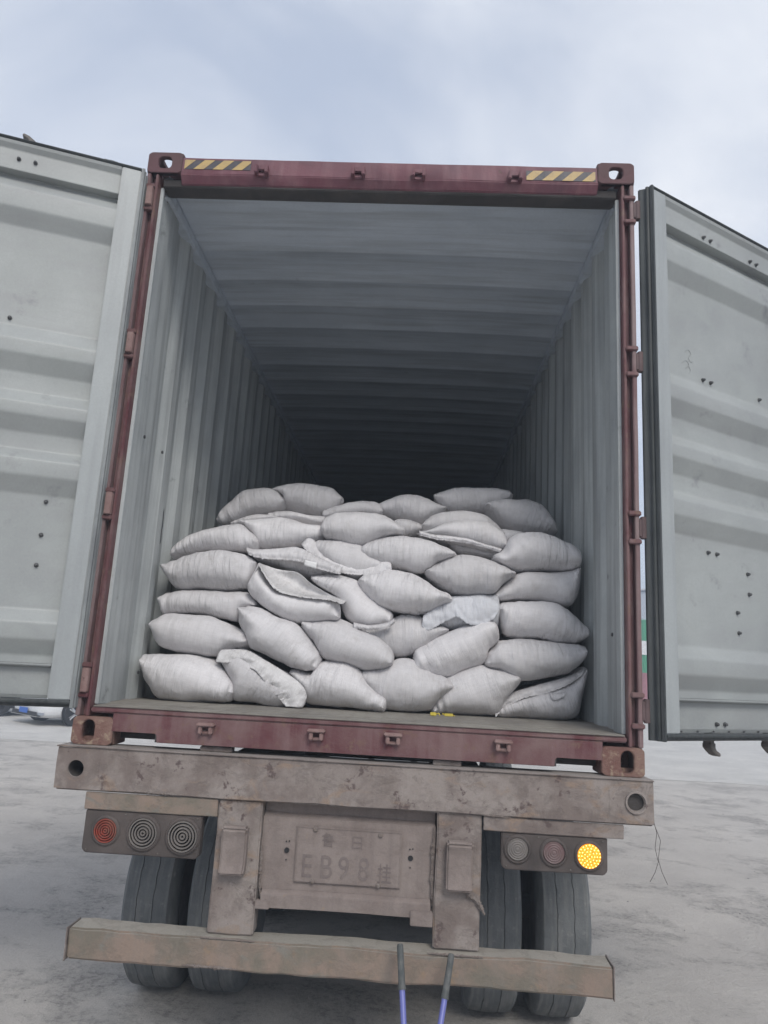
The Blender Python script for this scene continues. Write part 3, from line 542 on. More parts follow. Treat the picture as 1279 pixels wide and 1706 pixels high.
# scrapes low on the side walls
for sx, y, za, zb, w in ((1, .80, .27, .74, .022), (1, .50, .25, .80, .02), (1, .74, 2.05, 2.4, .01), (1, 1.05, 1.5, 1.95, .014), (-1, .78, 1.0, 1.2, .016), (-1, 1.33, 1.0, 1.35, .014), (-1, 1.05, .55, .95, .02), (-1, .19, .20, .27, .01)):
    yy = y; k = (yy - .40) % .278; b_ = 0 if yy < .4 else (-.034 * min(k / .068, 1) if k < .14 else (-.034 * (1 - min((k - .14) / .068, 1))))
    mb = MB(); n = 9; R_ = random.Random(int(y * 100)); pa = []; pb = []
    for i in range(n):
        z = za + (zb - za) * i / (n - 1); ww = w * (.35 + .65 * math.sin(math.pi * (i + .3) / n)) * R_.uniform(.6, 1.2); sh = R_.uniform(-.006, .006)
        def at(yv):
            k = (yv - .40) % .278; bb = 0 if yv < .4 else (-.034 * min(k / .068, 1) if k < .14 else (-.034 * (1 - min((k - .14) / .068, 1))))
            return sx * (W - .046 - bb - .003)
        pa.append((at(yy - ww / 2 + sh), yy - ww / 2 + sh, z)); pb.append((at(yy + ww / 2 + sh), yy + ww / 2 + sh, z))
    for i in range(n - 1): mb.poly([pa[i], pb[i], pb[i + 1], pa[i + 1]])
    mb.build('scuff_mark', M['scuff'], cont)
for sx, y, z in ((-1, .52, 1.46), (-1, .55, .30), (-1, .25, 1.46), (1, .30, .6)):
    mb = MB(); mb.lathe([(.0045, 0), (.009, .002), (.009, .008)], (sx * 1.172 - sx * .008, y, z), 'x', 10); mb.build('rivet', M['bolt'], cont)

# ------------------------------------------------------------------ doors
M['sealgrey'] = grime('paint_smeared_rubber', (.26, .28, .28), (.16, .17, .175), (.4, .65), streak=(.32, .33, .33), streak_amt=.6, rough=.6, smap=(30, 30, 1))
ZR = [2.600, 2.575, 2.505, 2.405, 2.332, 1.838, 1.765, 1.697, 1.620, 1.530, 1.473, 1.415, 1.342, 1.262, 1.214, 1.140, 1.062, .558, .502, .431, .364, .330]
NR = [-.054, -.054, -.012, -.012, -.054, -.054, -.012, -.012, -.054, -.054, -.012, -.012, -.054, -.054, -.012, -.012, -.054, -.054, -.012, -.012, -.054, -.010]
def door(sx, h, ang, rods, bolts, s_in):
    a = rad(ang); dv = Vector((sx * math.cos(a), math.sin(a), 0)); nv = Vector((-dv.y * sx, dv.x * sx, 0)) * -1
    if nv.dot(Vector((.22, -3.26, 0)) - Vector((h[0], h[1], 0))) < 0: nv = -nv
    fr = lambda s, n, z: tuple(Vector((h[0], h[1], 0)) + dv * s + nv * n + Vector((0, 0, z)))
    DW = 1.165
    mb = MB()
    mb.box(0, .092, -.058, 0, .184, 2.738, fr); mb.box(DW - .1, DW, -.058, 0, .184, 2.738, fr)
    d = mb.build('door', M['stile'], cont, bevel=.004, cut=.25, wob=.001, smooth=True)
    tag(d, 'left door swung out towards the viewer, its hinge side a broad pale stile' if sx < 0 else 'right door folded back, its black rubber edge and ribbed grey inside in view')
    mb = MB()   # top rail: slanting hood over a flat face
    mb.prism([fr(.093, n, z) for n, z in ((-.058, 2.738), (-.002, 2.738), (-.006, 2.722), (-.022, 2.700), (-.022, 2.606), (-.004, 2.594), (-.004, 2.586), (-.058, 2.586))], dv * (DW - .194))
    mb.build('top_rail', M['door'], d, bevel=.002)
    mb = MB(); mb.prism([fr(.093, n, z) for n, z in ((-.058, .184), (-.050, .184), (-.044, .20), (-.040, .312), (-.004, .322), (-.004, .330), (-.058, .330))], dv * (DW - .194))
    mb.build('bottom_rail', M['door'], d, bevel=.002)
    # pressed panel with rounded rib corners
    pf = []; P = [(2.590, -.054)] + list(zip(ZR[1:], NR[1:])); P[-1] = (.331, -.050)
    pf.append(P[0])
    for k in range(1, len(P) - 1):
        A, B, C = Vector(P[k - 1]), Vector(P[k]), Vector(P[k + 1]); r = .009
        a_ = B + (A - B).normalized() * r; c_ = B + (C - B).normalized() * r
        for t in (0, .33, .67, 1): q = a_.lerp(B, t).lerp(B.lerp(c_, t), t); pf.append((q.x, q.y))
    pf.append(P[-1])
    mb = MB(); S = [.088 + (DW - .18) * i / 40 for i in range(41)]
    def pan(z, n, s):
        q = fr(s, n + .0035 * noise.noise(Vector((s * 2.3 + sx * 9, z * 2.1, 3))) * (1 if z < 2.55 else 0), z); return q
    mb.sweep(pf, S, pan); mb.build('door_panel', M['door'], d, weld=False, smooth='all')
    mb = MB(); mb.box(.094, DW - .102, -.070, -.066, .19, 2.735, fr); mb.box(.0, .09, -.066, -.060, .19, 2.735, fr); mb.build('door_skin', M['red'], d)
    # rubber seal: ribbed lips round the whole edge
    for kind in ('side', 'top', 'bottom'):
        mb = MB()
        if kind == 'side':
            pr_ = [(.0, .004), (-.014, .006), (-.016, -.010), (-.010, -.014), (-.022, -.020), (-.022, -.030), (-.012, -.034), (-.020, -.046), (-.030, -.058), (-.028, -.070), (-.004, -.070), (-.004, -.060), (-.001, -.058), (-.001, 0)]
            mb.prism([fr(s, n, .152) for s, n in pr_], (0, 0, 2.600)); mb.prism([fr(DW - s, n, .152) for s, n in pr_], (0, 0, 2.600))
        elif kind == 'bottom':
            pr_ = [(.183, -.0), (.176, .006), (.168, .004), (.166, -.012), (.158, -.014), (.152, -.03), (.152, -.07), (.176, -.07), (.176, -.056), (.183, -.056)]
            mb.prism([fr(.001, n, z) for z, n in pr_], dv * (DW - .002))
        else:
            pr_ = [(2.739, -.0), (2.746, .006), (2.753, .0), (2.752, -.03), (2.758, -.04), (2.758, -.07), (2.739, -.07)]
            mb.prism([fr(.001, n, z) for z, n in pr_], dv * (DW - .002))
        mb.build('rubber_seal', M['rubber'] if sx > 0 or kind != 'side' else M['sealgrey'], d, bevel=.0015)
    # lock rods on the outside, their cams poke past the edges
    for s in rods:
        mb = MB(); mb.tube([fr(s, -.095, .165), fr(s, -.095, 2.765)], .017, 14); o = mb.build('lock_rod', M['rim'], d, smooth=True)
        for z, g in ((2.745, 1), (.165, -1)):
            mb = MB(); mb.tube([fr(s, -.095, z), fr(s, -.095, z + .030 * g)], .024, 12)
            mb.prism([fr(s + p, -.115, z + q * g) for p, q in ((-.020, .028), (.018, .028), (.016, .048), (.028, .062), (.052, .074), (.050, .088), (.022, .080), (-.004, .062), (-.02, .048))], nv * .045); mb.build('rod_cam', M['rim'], d, bevel=.003)
        for z in (.9, 1.9):
            mb = MB(); mb.box(s - .05, s + .05, -.115, -.066, z - .035, z + .035, fr); mb.build('rod_bracket', M['rim'], d, bevel=.006)
    for s, z in bolts:
        n0 = -.05
        for (za, na), (zb, nb) in zip(P, P[1:]):
            if zb <= z <= za: n0 = na + (nb - na) * (za - z) / (za - zb)
        if z > 2.6: n0 = -.022
        if z < .33: n0 = -.042
        c = Vector(fr(s, n0, z)); mb = MB(); mb.tube([c, c + nv * .004, c + nv * .0041, c + nv * .012, c + nv * .0165], [.010, .010, .0072, .0072, .0035], 10); mb.build('bolt', M['bolt'], d)
    if sx > 0:
        for i in range(9):
            c = Vector(fr(.15 + i * .11, -.044, .190)); mb = MB(); mb.tube([c, c + nv * .006], .004, 8); mb.build('rivet', M['bolt'], d)
    if sx > 0:
        for seg in ([(.26, 2.0), (.30, 2.03), (.33, 2.0), (.30, 1.96), (.33, 1.93), (.36, 1.95)], [(.22, 1.90), (.27, 1.93), (.30, 1.90), (.26, 1.86)], [(.30, 1.89), (.32, 1.86), (.30, 1.83)]):
            P2 = resample([(.245 + (a_ - .22) * .62, 1.935 + (b_ - 1.93) * .62) for a_, b_ in seg], 30); mb = MB()
            mb.tube([fr(p.x, -.0525 + .0035 * noise.noise(Vector((p.x * 2.3 + sx * 9, p.y * 2.1, 3))), p.y) for p in P2], .0008, 5); mb.build('pen_scribble', M['pencil'], d)
    else:
        mb = MB(); mb.box(.115, .185, -.06, -.02, 2.7585, 2.772, fr); mb.box(.13, .16, -.055, -.03, 2.772, 2.780, fr); mb.build('seal_clip', M['rubber'], d, bevel=.004, wob=.002, cut=.02)
    # hinges: blade on the door, knuckle and pin between two lugs on the post
    for z in (.27, 1.06, 1.85, 2.64):
        p0 = Vector((sx * (W + .016), .012, z)); e0 = Vector(fr(.03, -.078, z))
        mb = MB(); mb.tube([p0 + Vector((0, 0, -.05)), p0 + Vector((0, 0, .05))], .015, 14)
        t = (e0 - p0); u = t.normalized(); w_ = Vector((u.y, -u.x, 0)) * .008
        mb.prism([p0 + w_ + Vector((0, 0, -.04)), p0 - w_ + Vector((0, 0, -.04)), e0 - w_ + Vector((0, 0, -.04)), e0 + w_ + Vector((0, 0, -.04))], (0, 0, .08))
        mb.box(.0, .12, -.084, -.068, z - .045, z + .045, fr)
        mb.build('hinge', M['lugd'] if sx > 0 else M['lug'], d, bevel=.003, smooth=True)
        mb = MB()
        for g in (-1, 1):
            zz = z + g * .064; mb = MB(); mb.box(*sorted((sx * (W - .052), sx * (W + (.004 if sx > 0 else .016)))), -.006, .030, zz - .011, zz + .011); mb.build('hinge_lug', M['red'], cont, bevel=.004)
        if sx > 0:
            mb = MB(); mb.box(W - .008, W + .046, .002, .034, z - .042, z + .042); mb.build('hinge_block', M['lugd'], cont, bevel=.004)
        if sx < 0:
            mb = MB(); mb.box(-W + .018, -W + .048, -.020, .008, z - .052, z + .052); mb.build('hinge_block', M['lug'], cont, bevel=.003)
    return d
door(-1, (-1.215, -.065), -21, (.51, .96), [(.548, 2.655), (.476, 2.655), (.552, 1.87), (.480, 1.87), (.214, 1.035), (.214, .885), (.215, .75)], 0)
door(1, (1.300, -.03), 33, (.405, .845), [(.40, 2.63), (.455, 2.63), (.79, 2.63), (.845, 2.63), (.40, 1.865), (.46, 1.865), (.39, 1.00), (.455, 1.00), (.69, .93), (.695, .832), (.595, .735), (.60, .64), (.39, .222), (.45, .222), (.86, 1.87)], 0)
# ------------------------------------------------------------------ the sacks
def smooth_loop(pts, n=72):
    m = len(pts); dense = []
    for i in range(m):
        p0, p1, p2, p3 = (Vector(pts[(i + k) % m]) for k in (-1, 0, 1, 2))
        for j in range(12):
            t = j / 12; dense.append(.5 * ((2 * p1) + (p2 - p0) * t + (2 * p0 - 5 * p1 + 4 * p2 - p3) * t * t + (3 * p1 - p0 - 3 * p2 + p3) * t ** 3))
    d = [0]
    for a, b in zip(dense, dense[1:] + dense[:1]): d.append(d[-1] + (b - a).length)
    out = []; k = 0
    for i in range(n):
        s = d[-1] * i / n
        while d[k + 1] < s: k += 1
        f = (s - d[k]) / max(d[k + 1] - d[k], 1e-9); out.append(dense[k].lerp(dense[(k + 1) % len(dense)], f))
    return out
def sack(label, Y, pts, idx):
    loop = smooth_loop(pts); c = Vector((0, 0))
    loop = [Vector((max(-1.168, min(1.168, p.x)), p.y)) for p in loop]
    for p in loop: c += p
    c /= len(loop)
    sxx = sum((p.x - c.x) ** 2 for p in loop); szz = sum((p.y - c.y) ** 2 for p in loop); sxz = sum((p.x - c.x) * (p.y - c.y) for p in loop)
    ang = .5 * math.atan2(2 * sxz, sxx - szz); ca, sa = math.cos(ang), math.sin(ang)
    q = [Vector(((p.x - c.x) * ca + (p.y - c.y) * sa, -(p.x - c.x) * sa + (p.y - c.y) * ca)) for p in loop]
    xmin, xmax = min(p.x for p in q), max(p.x for p in q)
    # centre line of the outline: midpoint between its upper and lower contour
    NB = 40; up = [-9] * (NB + 1); lo = [9] * (NB + 1)
    for a, b in zip(q, q[1:] + q[:1]):
        for k in range(NB + 1):
            x = xmin + (xmax - xmin) * k / NB
            if (a.x - x) * (b.x - x) <= 0 and a.x != b.x:
                z = a.y + (b.y - a.y) * (x - a.x) / (b.x - a.x); up[k] = max(up[k], z); lo[k] = min(lo[k], z)
    def span(x):
        zs = [a_.y + (b_.y - a_.y) * (x - a_.x) / (b_.x - a_.x) for a_, b_ in zip(q, q[1:] + q[:1]) if (a_.x - x) * (b_.x - x) <= 0 and a_.x != b_.x]
        return (max(zs), min(zs)) if zs else (0, 0)
    MM = 64; xs_ = [xmin + (xmax - xmin) * (.5 - .5 * math.cos(math.pi * j / MM)) for j in range(MM + 1)]
    sp_ = [span(min(max(x, xmin + .0006), xmax - .0006)) for x in xs_]
    ups = [s_[0] for s_ in sp_]; los = [s_[1] for s_ in sp_]; mid = [(u + l) / 2 for u, l in sp_]
    ms = [sum(mid[max(0, min(MM, j + k))] * w for k, w in ((-3, 1), (-2, 2), (-1, 3), (0, 4), (1, 3), (2, 2), (3, 1))) / 16 for j in range(MM + 1)]
    mid = [max(min(m_, u - (u - l) * .25), l + (u - l) * .25) for m_, u, l in zip(ms, ups, los)]
    hgt = max(u - l for u, l in sp_)
    D = max(.09, min(.15, hgt * .62)); LEN = .74; b = bmesh.new(); rings = []; K = 10
    cap = [(D * (1 - math.cos(math.pi / 2 * k / K)), math.sin(math.pi / 2 * k / K), .93 + .07 * math.sin(math.pi / 2 * k / K)) for k in range(K + 1)]
    seq = cap + [(D + (LEN - 2 * D) * k / 5, 1 - .04 * math.sin(math.pi * k / 5), 1 - .02 * math.sin(math.pi * k / 5)) for k in range(1, 5)] + [(LEN - y, a_, c_) for y, a_, c_ in cap[::-2]]
    off = Vector((idx * 7.3, idx * 3.1, 0))
    def vert(x0, z, m_, dy, sxs):
        co = Vector((x0 * sxs, dy - D, z)); e = (abs(x0) / max(abs(xmin), xmax)) ** 3
        nn = noise.noise_vector(co * 7 + off); n2 = noise.noise(Vector((co.x * 26, co.z * 7, co.y * 7)) + off); n3 = noise.noise(Vector((co.x * 48, co.z * 7, co.y * 7)) + off); pk = max(0, noise.noise(Vector((co.x * 5, co.z * 5, idx * 3.7))) * 2.2 + .25)
        rr = Vector((co.x * .25, co.y - .12, (co.z - m_))); rr.normalize()
        n4 = noise.noise(co * 16 + off)
        co += nn * .013 + rr * (n2 * .007 + n3 * .0042 * (pk + e) + n4 * .006) * (.5 + 1.4 * e)
        if dy < D: co.y += e * .035 * (1 - dy / D)
        return b.verts.new(co)
    for ri, (dy, sz, sxs) in enumerate(seq):
        if sz < 1e-6:
            row = [vert(x, m_, m_, dy, sxs) for x, m_ in zip(xs_, mid)]; rings.append((row, row))
        else:
            t = [vert(x, m_ + (u - m_) * sz, m_, dy, sxs) for x, u, m_ in zip(xs_, ups, mid)]
            l_ = [t[0]] + [vert(x, m_ + (l - m_) * sz, m_, dy, sxs) for x, l, m_ in list(zip(xs_, los, mid))[1:-1]] + [t[-1]]
            rings.append((t, l_))
    def fc(vs):
        u = []
        for v in vs:
            if v not in u: u.append(v)
        if len(u) > 2:
            try: b.faces.new(u)
            except ValueError: pass
    for (t0, l0), (t1, l1) in zip(rings, rings[1:]):
        for j in range(MM): fc((t0[j], t0[j + 1], t1[j + 1], t1[j])); fc((l0[j + 1], l0[j], l1[j], l1[j + 1]))
    bmesh.ops.recalc_face_normals(b, faces=b.faces)
    me = bpy.data.meshes.new('grain_sack'); b.to_mesh(me); b.free(); me.materials.append(M['sackblue'] if idx == 20 else M['sack'])
    for p in me.polygons: p.use_smooth = True
    o = bpy.data.objects.new('grain_sack', me); scene.collection.objects.link(o)
    o.location = (c.x, Y, c.y + G); o.rotation_euler = (0, -ang, 0)
    tag(o, label, 'sack', 'white sacks heaped in the container')
    # stitched corner tucks at the two ears
    return o
sacks = [sack(l, Y, p, i) for i, (l, Y, p) in enumerate(BAGS)]
for fi, (bi, name, Y0, Y1, A, B) in enumerate(FLAPS):
    N, R_ = (64, 10) if name not in ('tag', 'torn_tab') else (10, 3)
    a, b_ = resample(A, N), resample(B, N); mb = bmesh.new(); rows = []; par = sacks[bi]
    ca, sa = math.cos(par.rotation_euler.y), math.sin(par.rotation_euler.y)
    for r in range(R_ + 1):
        t = r / R_; row = []
        for i in range(N):
            p = a[i].lerp(b_[i], t); y = Y0 + (Y1 - Y0) * t
            if name == 'mouth_lining': y += .10 * math.sin(math.pi * t) * math.sin(math.pi * i / (N - 1)) - .0
            elif name not in ('tag', 'torn_tab'): y += -.016 * math.sin(math.pi * min(t * 1.1, 1))
            q = Vector((p.x * 9, fi * 5, p.y * 9)); k = 1.0 if name not in ('tag', 'torn_tab') else .25
            y += (noise.noise(q * 1.3) * .016 + noise.noise(q * 4) * .009 + noise.noise(Vector((i * .9, t * 2, fi))) * .004) * k
            z = p.y + (noise.noise(Vector((i * .55, fi, 1))) * .006 + (.002 if i % 2 else -.001)) * t * k; x = p.x
            w = Vector((x, y, z + G)) - par.location
            row.append(mb.verts.new((w.x * ca - w.z * sa, w.y, w.x * sa + w.z * ca)))
        rows.append(row)
    for u, w in zip(rows, rows[1:]):
        for i in range(N - 1): mb.faces.new((u[i], u[i + 1], w[i + 1], w[i]))
    bmesh.ops.recalc_face_normals(mb, faces=mb.faces)
    bmesh.ops.solidify(mb, geom=list(mb.faces), thickness=.0022)
    me = bpy.data.meshes.new(name); mb.to_mesh(me); mb.free(); me.materials.append(M['sackblue'] if bi == 20 else M['white'] if name == 'tag' else M['sack'] if bi in (24, 25, 16, 27, 5) else M['flap'])
    for p in me.polygons: p.use_smooth = True
    o = bpy.data.objects.new(name, me); scene.collection.objects.link(o); o.parent = par
# two loose yellow scraps on the floor
for k, (x, y, l) in enumerate(((.355, .545, 'left one of the two yellow plastic scraps on the container floor'), (.432, .585, 'right one of the two yellow plastic scraps on the container floor'))):
    mb = MB()
    if k == 0:
        mb.box(x - .018, x + .012, y, y + .02, .1685, .184); mb.tube([(x + .012, y + .01, .176), (x + .024, y + .004, .182), (x + .030, y - .004, .172)], .004, 6)
    else:
        mb.box(x - .022, x + .020, y, y + .018, .1685, .182); mb.tube([(x - .022, y + .008, .176), (x - .034, y + .002, .180)], .004, 6); mb.tube([(x + .02, y + .008, .175), (x + .03, y, .171)], .003, 6)
    tag(mb.build('plastic_scrap', M['yellow'], bevel=.003, wob=.003, cut=.02), l, 'scrap', 'yellow scraps on the floor')

# ------------------------------------------------------------------ the trailer under it
tr = empty('container_trailer', (0, 0, -G), 'mud-caked skeletal trailer carrying the container, seen from behind with its right indicator lit', 'trailer')
# rear cross beam: C-section with round holes near its ends
mb = MB(); n = 32
def beam_part(x0, x1, hx, r):
    cx = (x0 + x1) / 2; mz_ = -.09
    w, h = x1 - x0, .166
    out = []
    for i in range(n):
        t = 2 * math.pi * (i + .5) / n; c, s_ = math.cos(t), math.sin(t); m_ = min((x1 - hx) / c if c > 0 else (x0 - hx) / c, (h / 2) / abs(s_)); out.append((hx + c * m_, -.048, mz_ + s_ * m_))
    for cxx, czz in ((x0, mz_ - h / 2), (x1, mz_ - h / 2), (x0, mz_ + h / 2), (x1, mz_ + h / 2)):
        k = min(range(n), key=lambda i: (out[i][0] - cxx) ** 2 + (out[i][2] - czz) ** 2); out[k] = (cxx, -.048, czz)
    hol = [(hx + math.cos(2 * math.pi * (i + .5) / n) * r, -.048, mz_ + math.sin(2 * math.pi * (i + .5) / n) * r) for i in range(n)]
    mb.plate_hole(out, hol, (0, .012, 0))
beam_part(-1.243, -1.06, -1.158, .034); beam_part(1.06, 1.238, 1.166, .034)
mb.box(-1.06, 1.06, -.048, -.036, -.173, -.007)
mb.build('rear_beam', M['mud'], tr, cut=.12, wob=.003, smooth=True)
mb = MB(); mb.box(-1.250, 1.240, -.056, .10, -.006, -.0008); mb.box(-1.238, 1.234, -.035, .09, -.180, -.172); mb.build('beam_flange', M['mud'], tr, bevel=.002, cut=.15, wob=.0008, smooth=True)
mb = MB(); mb.lathe([(.046, 0), (.044, -.010), (.037, -.010), (.0345, .0), (.0345, .02), (.040, .02)], (1.166, -.048, -.09), 'y', 36, closed=True); mb.build('hole_collar', M['mud'], tr, smooth=True)
mb = MB(); mb.lathe([(.0335, -.040), (.0335, .13), (.036, .13), (.036, -.040)], (-1.158, 0, -.09), 'y', 32, closed=True); mb.build('hole_tube', M['dark'], tr, smooth=True)
mb = MB(); mb.lathe([(.0335, -.036), (.0335, .13), (.0001, .13)], (1.166, 0, -.09), 'y', 32); mb.build('hole_tube', M['dark'], tr, smooth=True)
mb = MB(); mb.box(1.06, 1.236, .14, .15, -.172, -.008); mb.build('beam_end_plate', M['dark'], tr); mb = MB(); mb.box(-1.06, 1.06, .09, .10, -.172, -.008); mb.build('beam_back_plate', M['dark'], tr)
# sub beams that carry the lamp boxes
mb = MB(); mb.box(-1.106, -.545, -.040, -.030, -.250, -.181); mb.box(-1.106, -.545, -.030, .04, -.250, -.243); mb.build('lamp_bracket', M['mud2'], tr, bevel=.003, cut=.1, wob=.002, smooth=True)
mb = MB(); mb.box(.552, 1.118, -.040, -.030, -.236, -.181); mb.box(.552, 1.118, -.030, .04, -.236, -.229); mb.build('lamp_bracket', M['mud'], tr, bevel=.003, cut=.1, wob=.002, smooth=True)
# uprights, rubber buffers, bumper
for x0, x1, zb in ((-.545, -.360, -.69), (.364, .548, -.69)):
    mb = MB(); mb.box(x0, x1, -.030, .07, zb, -.176); mb.build('upright', M['mud'], tr, bevel=.006, cut=.07, wob=.004, smooth=True)
for xc, zt, zb_ in ((-.458, -.275, -.452), (.458, -.278, -.458)):
    mb = MB(); w = .042
    mb.prism([(xc - w - .010, y, z) for y, z in ((-.031, zt), (-.082, zt + .002), (-.086, zt - .012), (-.076, zt - .026), (-.074, zb_ + .035), (-.086, zb_ + .010), (-.090, zb_ - .004), (-.031, zb_ - .004))], (2 * w + .02, 0, 0))
    mb.build('rubber_buffer', M['mud3'], tr, bevel=.008, cut=.035, wob=.0022, smooth=True)
mb = MB(); mb.box(-1.092, 1.060, -.075, .045, -.808, -.691); mb.build('rear_bumper', M['mud2'], tr, bevel=.008, cut=.07, wob=.009, smooth=True)
for x in (-1.093, 1.061):
    mb = MB(); mb.prism([(x, y, z) for y, z in ((-.079, -.690), (.047, -.689), (.047, -.811), (-.079, -.813))], (.005 * (1 if x > 0 else -1), 0, 0)); mb.build('bumper_end_plate', M['mud'], tr, bevel=.0015, cut=.06, wob=.003, smooth=True)
# crusts of dried mud along the welds
def crust(pts, w, seed, name='mud_crust'):
    R_ = random.Random(seed); mb = MB(); P = resample([(p[0], p[2]) for p in pts], 40); Yv = [p[1] for p in pts]
    y0 = Yv[0]; rows = [[], [], []]
    for i, p in enumerate(P):
        a = w * (.35 + .65 * abs(noise.noise(Vector((i * .35, seed, 0)))) * 1.8) * math.sin(math.pi * (i + .8) / 41.6) ** .4
        d = (P[min(i + 1, 39)] - P[max(i - 1, 0)]).normalized(); nrm = Vector((-d.y, d.x))
        q0 = p + nrm * a; q1 = p - nrm * a * R_.uniform(.5, 1.2)
        rows[0].append(mb.b.verts.new((q0.x, y0, q0.y))); rows[1].append(mb.b.verts.new((p.x, y0 - a * .8 * R_.uniform(.6, 1.3), p.y + R_.uniform(-.2, .2) * a))); rows[2].append(mb.b.verts.new((q1.x, y0, q1.y)))
    for u, v in zip(rows, rows[1:]):
        for i in range(39): mb.b.faces.new((u[i], u[i + 1], v[i + 1], v[i]))
    mb.build(name, M['crust'], tr, weld=False)
crust([(-.56, -.074, -.693), (-.34, -.074, -.695)], .009, 1); crust([(.34, -.074, -.692), (.56, -.074, -.694)], .009, 2)
crust([(-.40, -.076, -.798), (-.62, -.076, -.796)], .012, 3); crust([(.46, -.04, -.46), (.53, -.045, -.50), (.565, -.05, -.55)], .022, 4)
crust([(-.70, -.048, -.172), (-.9, -.048, -.168)], .009, 5); crust([(.55, -.048, -.176), (.66, -.048, -.178)], .007, 6)
crust([(-.355, -.012, -.30), (-.350, -.012, -.50), (-.335, -.012, -.56)], .010, 7); crust([(.355, -.012, -.23), (.35, -.012, -.42), (.36, -.012, -.56)], .010, 8)
# number plate panel between the uprights
mb = MB(); mb.box(-.359, .362, .002, .010, -.520, -.240); mb.prism([(-.34, y, z) for y, z in ((.010, -.518), (.002, -.518), (-.022, -.534), (-.022, -.585), (-.014, -.585), (-.014, -.538), (.010, -.524))], (.69, 0, 0))
mb.prism([(-.357, y, z) for y, z in ((.010, -.242), (.002, -.242), (.034, -.226), (.034, -.176), (.042, -.176), (.042, -.232))], (.716, 0, 0))
pn = mb.build('plate_panel', M['mud3'], tr, bevel=.002, cut=.06, wob=.003, smooth=True)
mb = MB(); mb.box(-.359, -.30, -.030, -.002, -.592, -.560); mb.build('panel_foot', M['mud3'], tr, bevel=.003, cut=.02, wob=.003); mb = MB(); mb.box(.27, .362, -.032, -.004, -.612, -.556); mb.build('panel_foot', M['mud3'], tr, bevel=.003, cut=.02, wob=.003)
for x in (-.250, .262):
    for dx, dz, r in ((0, 0, .0105), (-.004, .034, .003), (.008, .036, .0028), (.0, -.036, .0028)):
        mb = MB(); mb.lathe([(.0001, -.0035), (r, -.0035), (r, .0)], (x + dx, .001, -.368 + dz), 'y', 20); mb.build('panel_hole', M['grille'], pn)
np_ = MB(); np_.box(-.214, .226, -.0065, .0015, -.487, -.268); np = np_.build('number_plate', M['mud3'], tr, bevel=.003, smooth=True)
mb = MB()
for x0, x1, z0, z1 in ((-.208, .220, -.2755, -.2725), (-.208, .220, -.4825, -.4795), (-.209, -.206, -.4825, -.2725), (.218, .221, -.4825, -.2725)): mb.box(x0, x1, -.009, -.0066, z0, z1)
mb.build('plate_border', M['mud3'], np, bevel=.0008)
for x, z in ((-.135, -.279), (.135, -.285), (-.135, -.478), (.135, -.478)):
    mb = MB(); mb.lathe([(.0095, -.006), (.0095, -.012), (.006, -.0155), (.0001, -.016)], (x, 0, z), 'y', 16); mb.build('plate_bolt', M['crust'], np, smooth=True)
def text(s, x, z, size, parent, mat, y=-.0066, depth=.0022, sxx=1.0, bold=.0, name='plate_writing'):
    cu_ = bpy.data.curves.new(name, 'FONT'); cu_.body = s; cu_.size = size; cu_.extrude = depth; cu_.align_x = 'CENTER'; cu_.offset = bold; cu_.resolution_u = 4
    t = bpy.data.objects.new('t', cu_); scene.collection.objects.link(t); bpy.context.view_layer.update()
    me = bpy.data.meshes.new_from_object(t.evaluated_get(bpy.context.evaluated_depsgraph_get())); bpy.data.objects.remove(t)
    root = Vector((0, 0, -G)); q = parent
    while q: root += q.location; q = q.parent
    for v in me.vertices: v.co = Vector((x + v.co.x * sxx, y - v.co.z, z + v.co.y)) - root
    me.materials.clear(); me.materials.append(mat); me.flip_normals()
    o = bpy.data.objects.new(name, me); scene.collection.objects.link(o); o.parent = parent; return o
M['emboss'] = grime('worn_plate_lettering', (.165, .135, .128), (.21, .175, .16), (.4, .7), rough=.9, scale=20)
text('鲁', -.080, -.338, .058, np, M['emboss']); text('日', .040, -.342, .058, np, M['emboss'], sxx=1.1)
for ch, x in (('E', -.163), ('B', -.083), ('9', -.010), ('8', .072)): text(ch, x, -.463, .125, np, M['emboss'], sxx=.82)
text('挂', .158, -.462, .080, np, M['emboss'], sxx=.75)
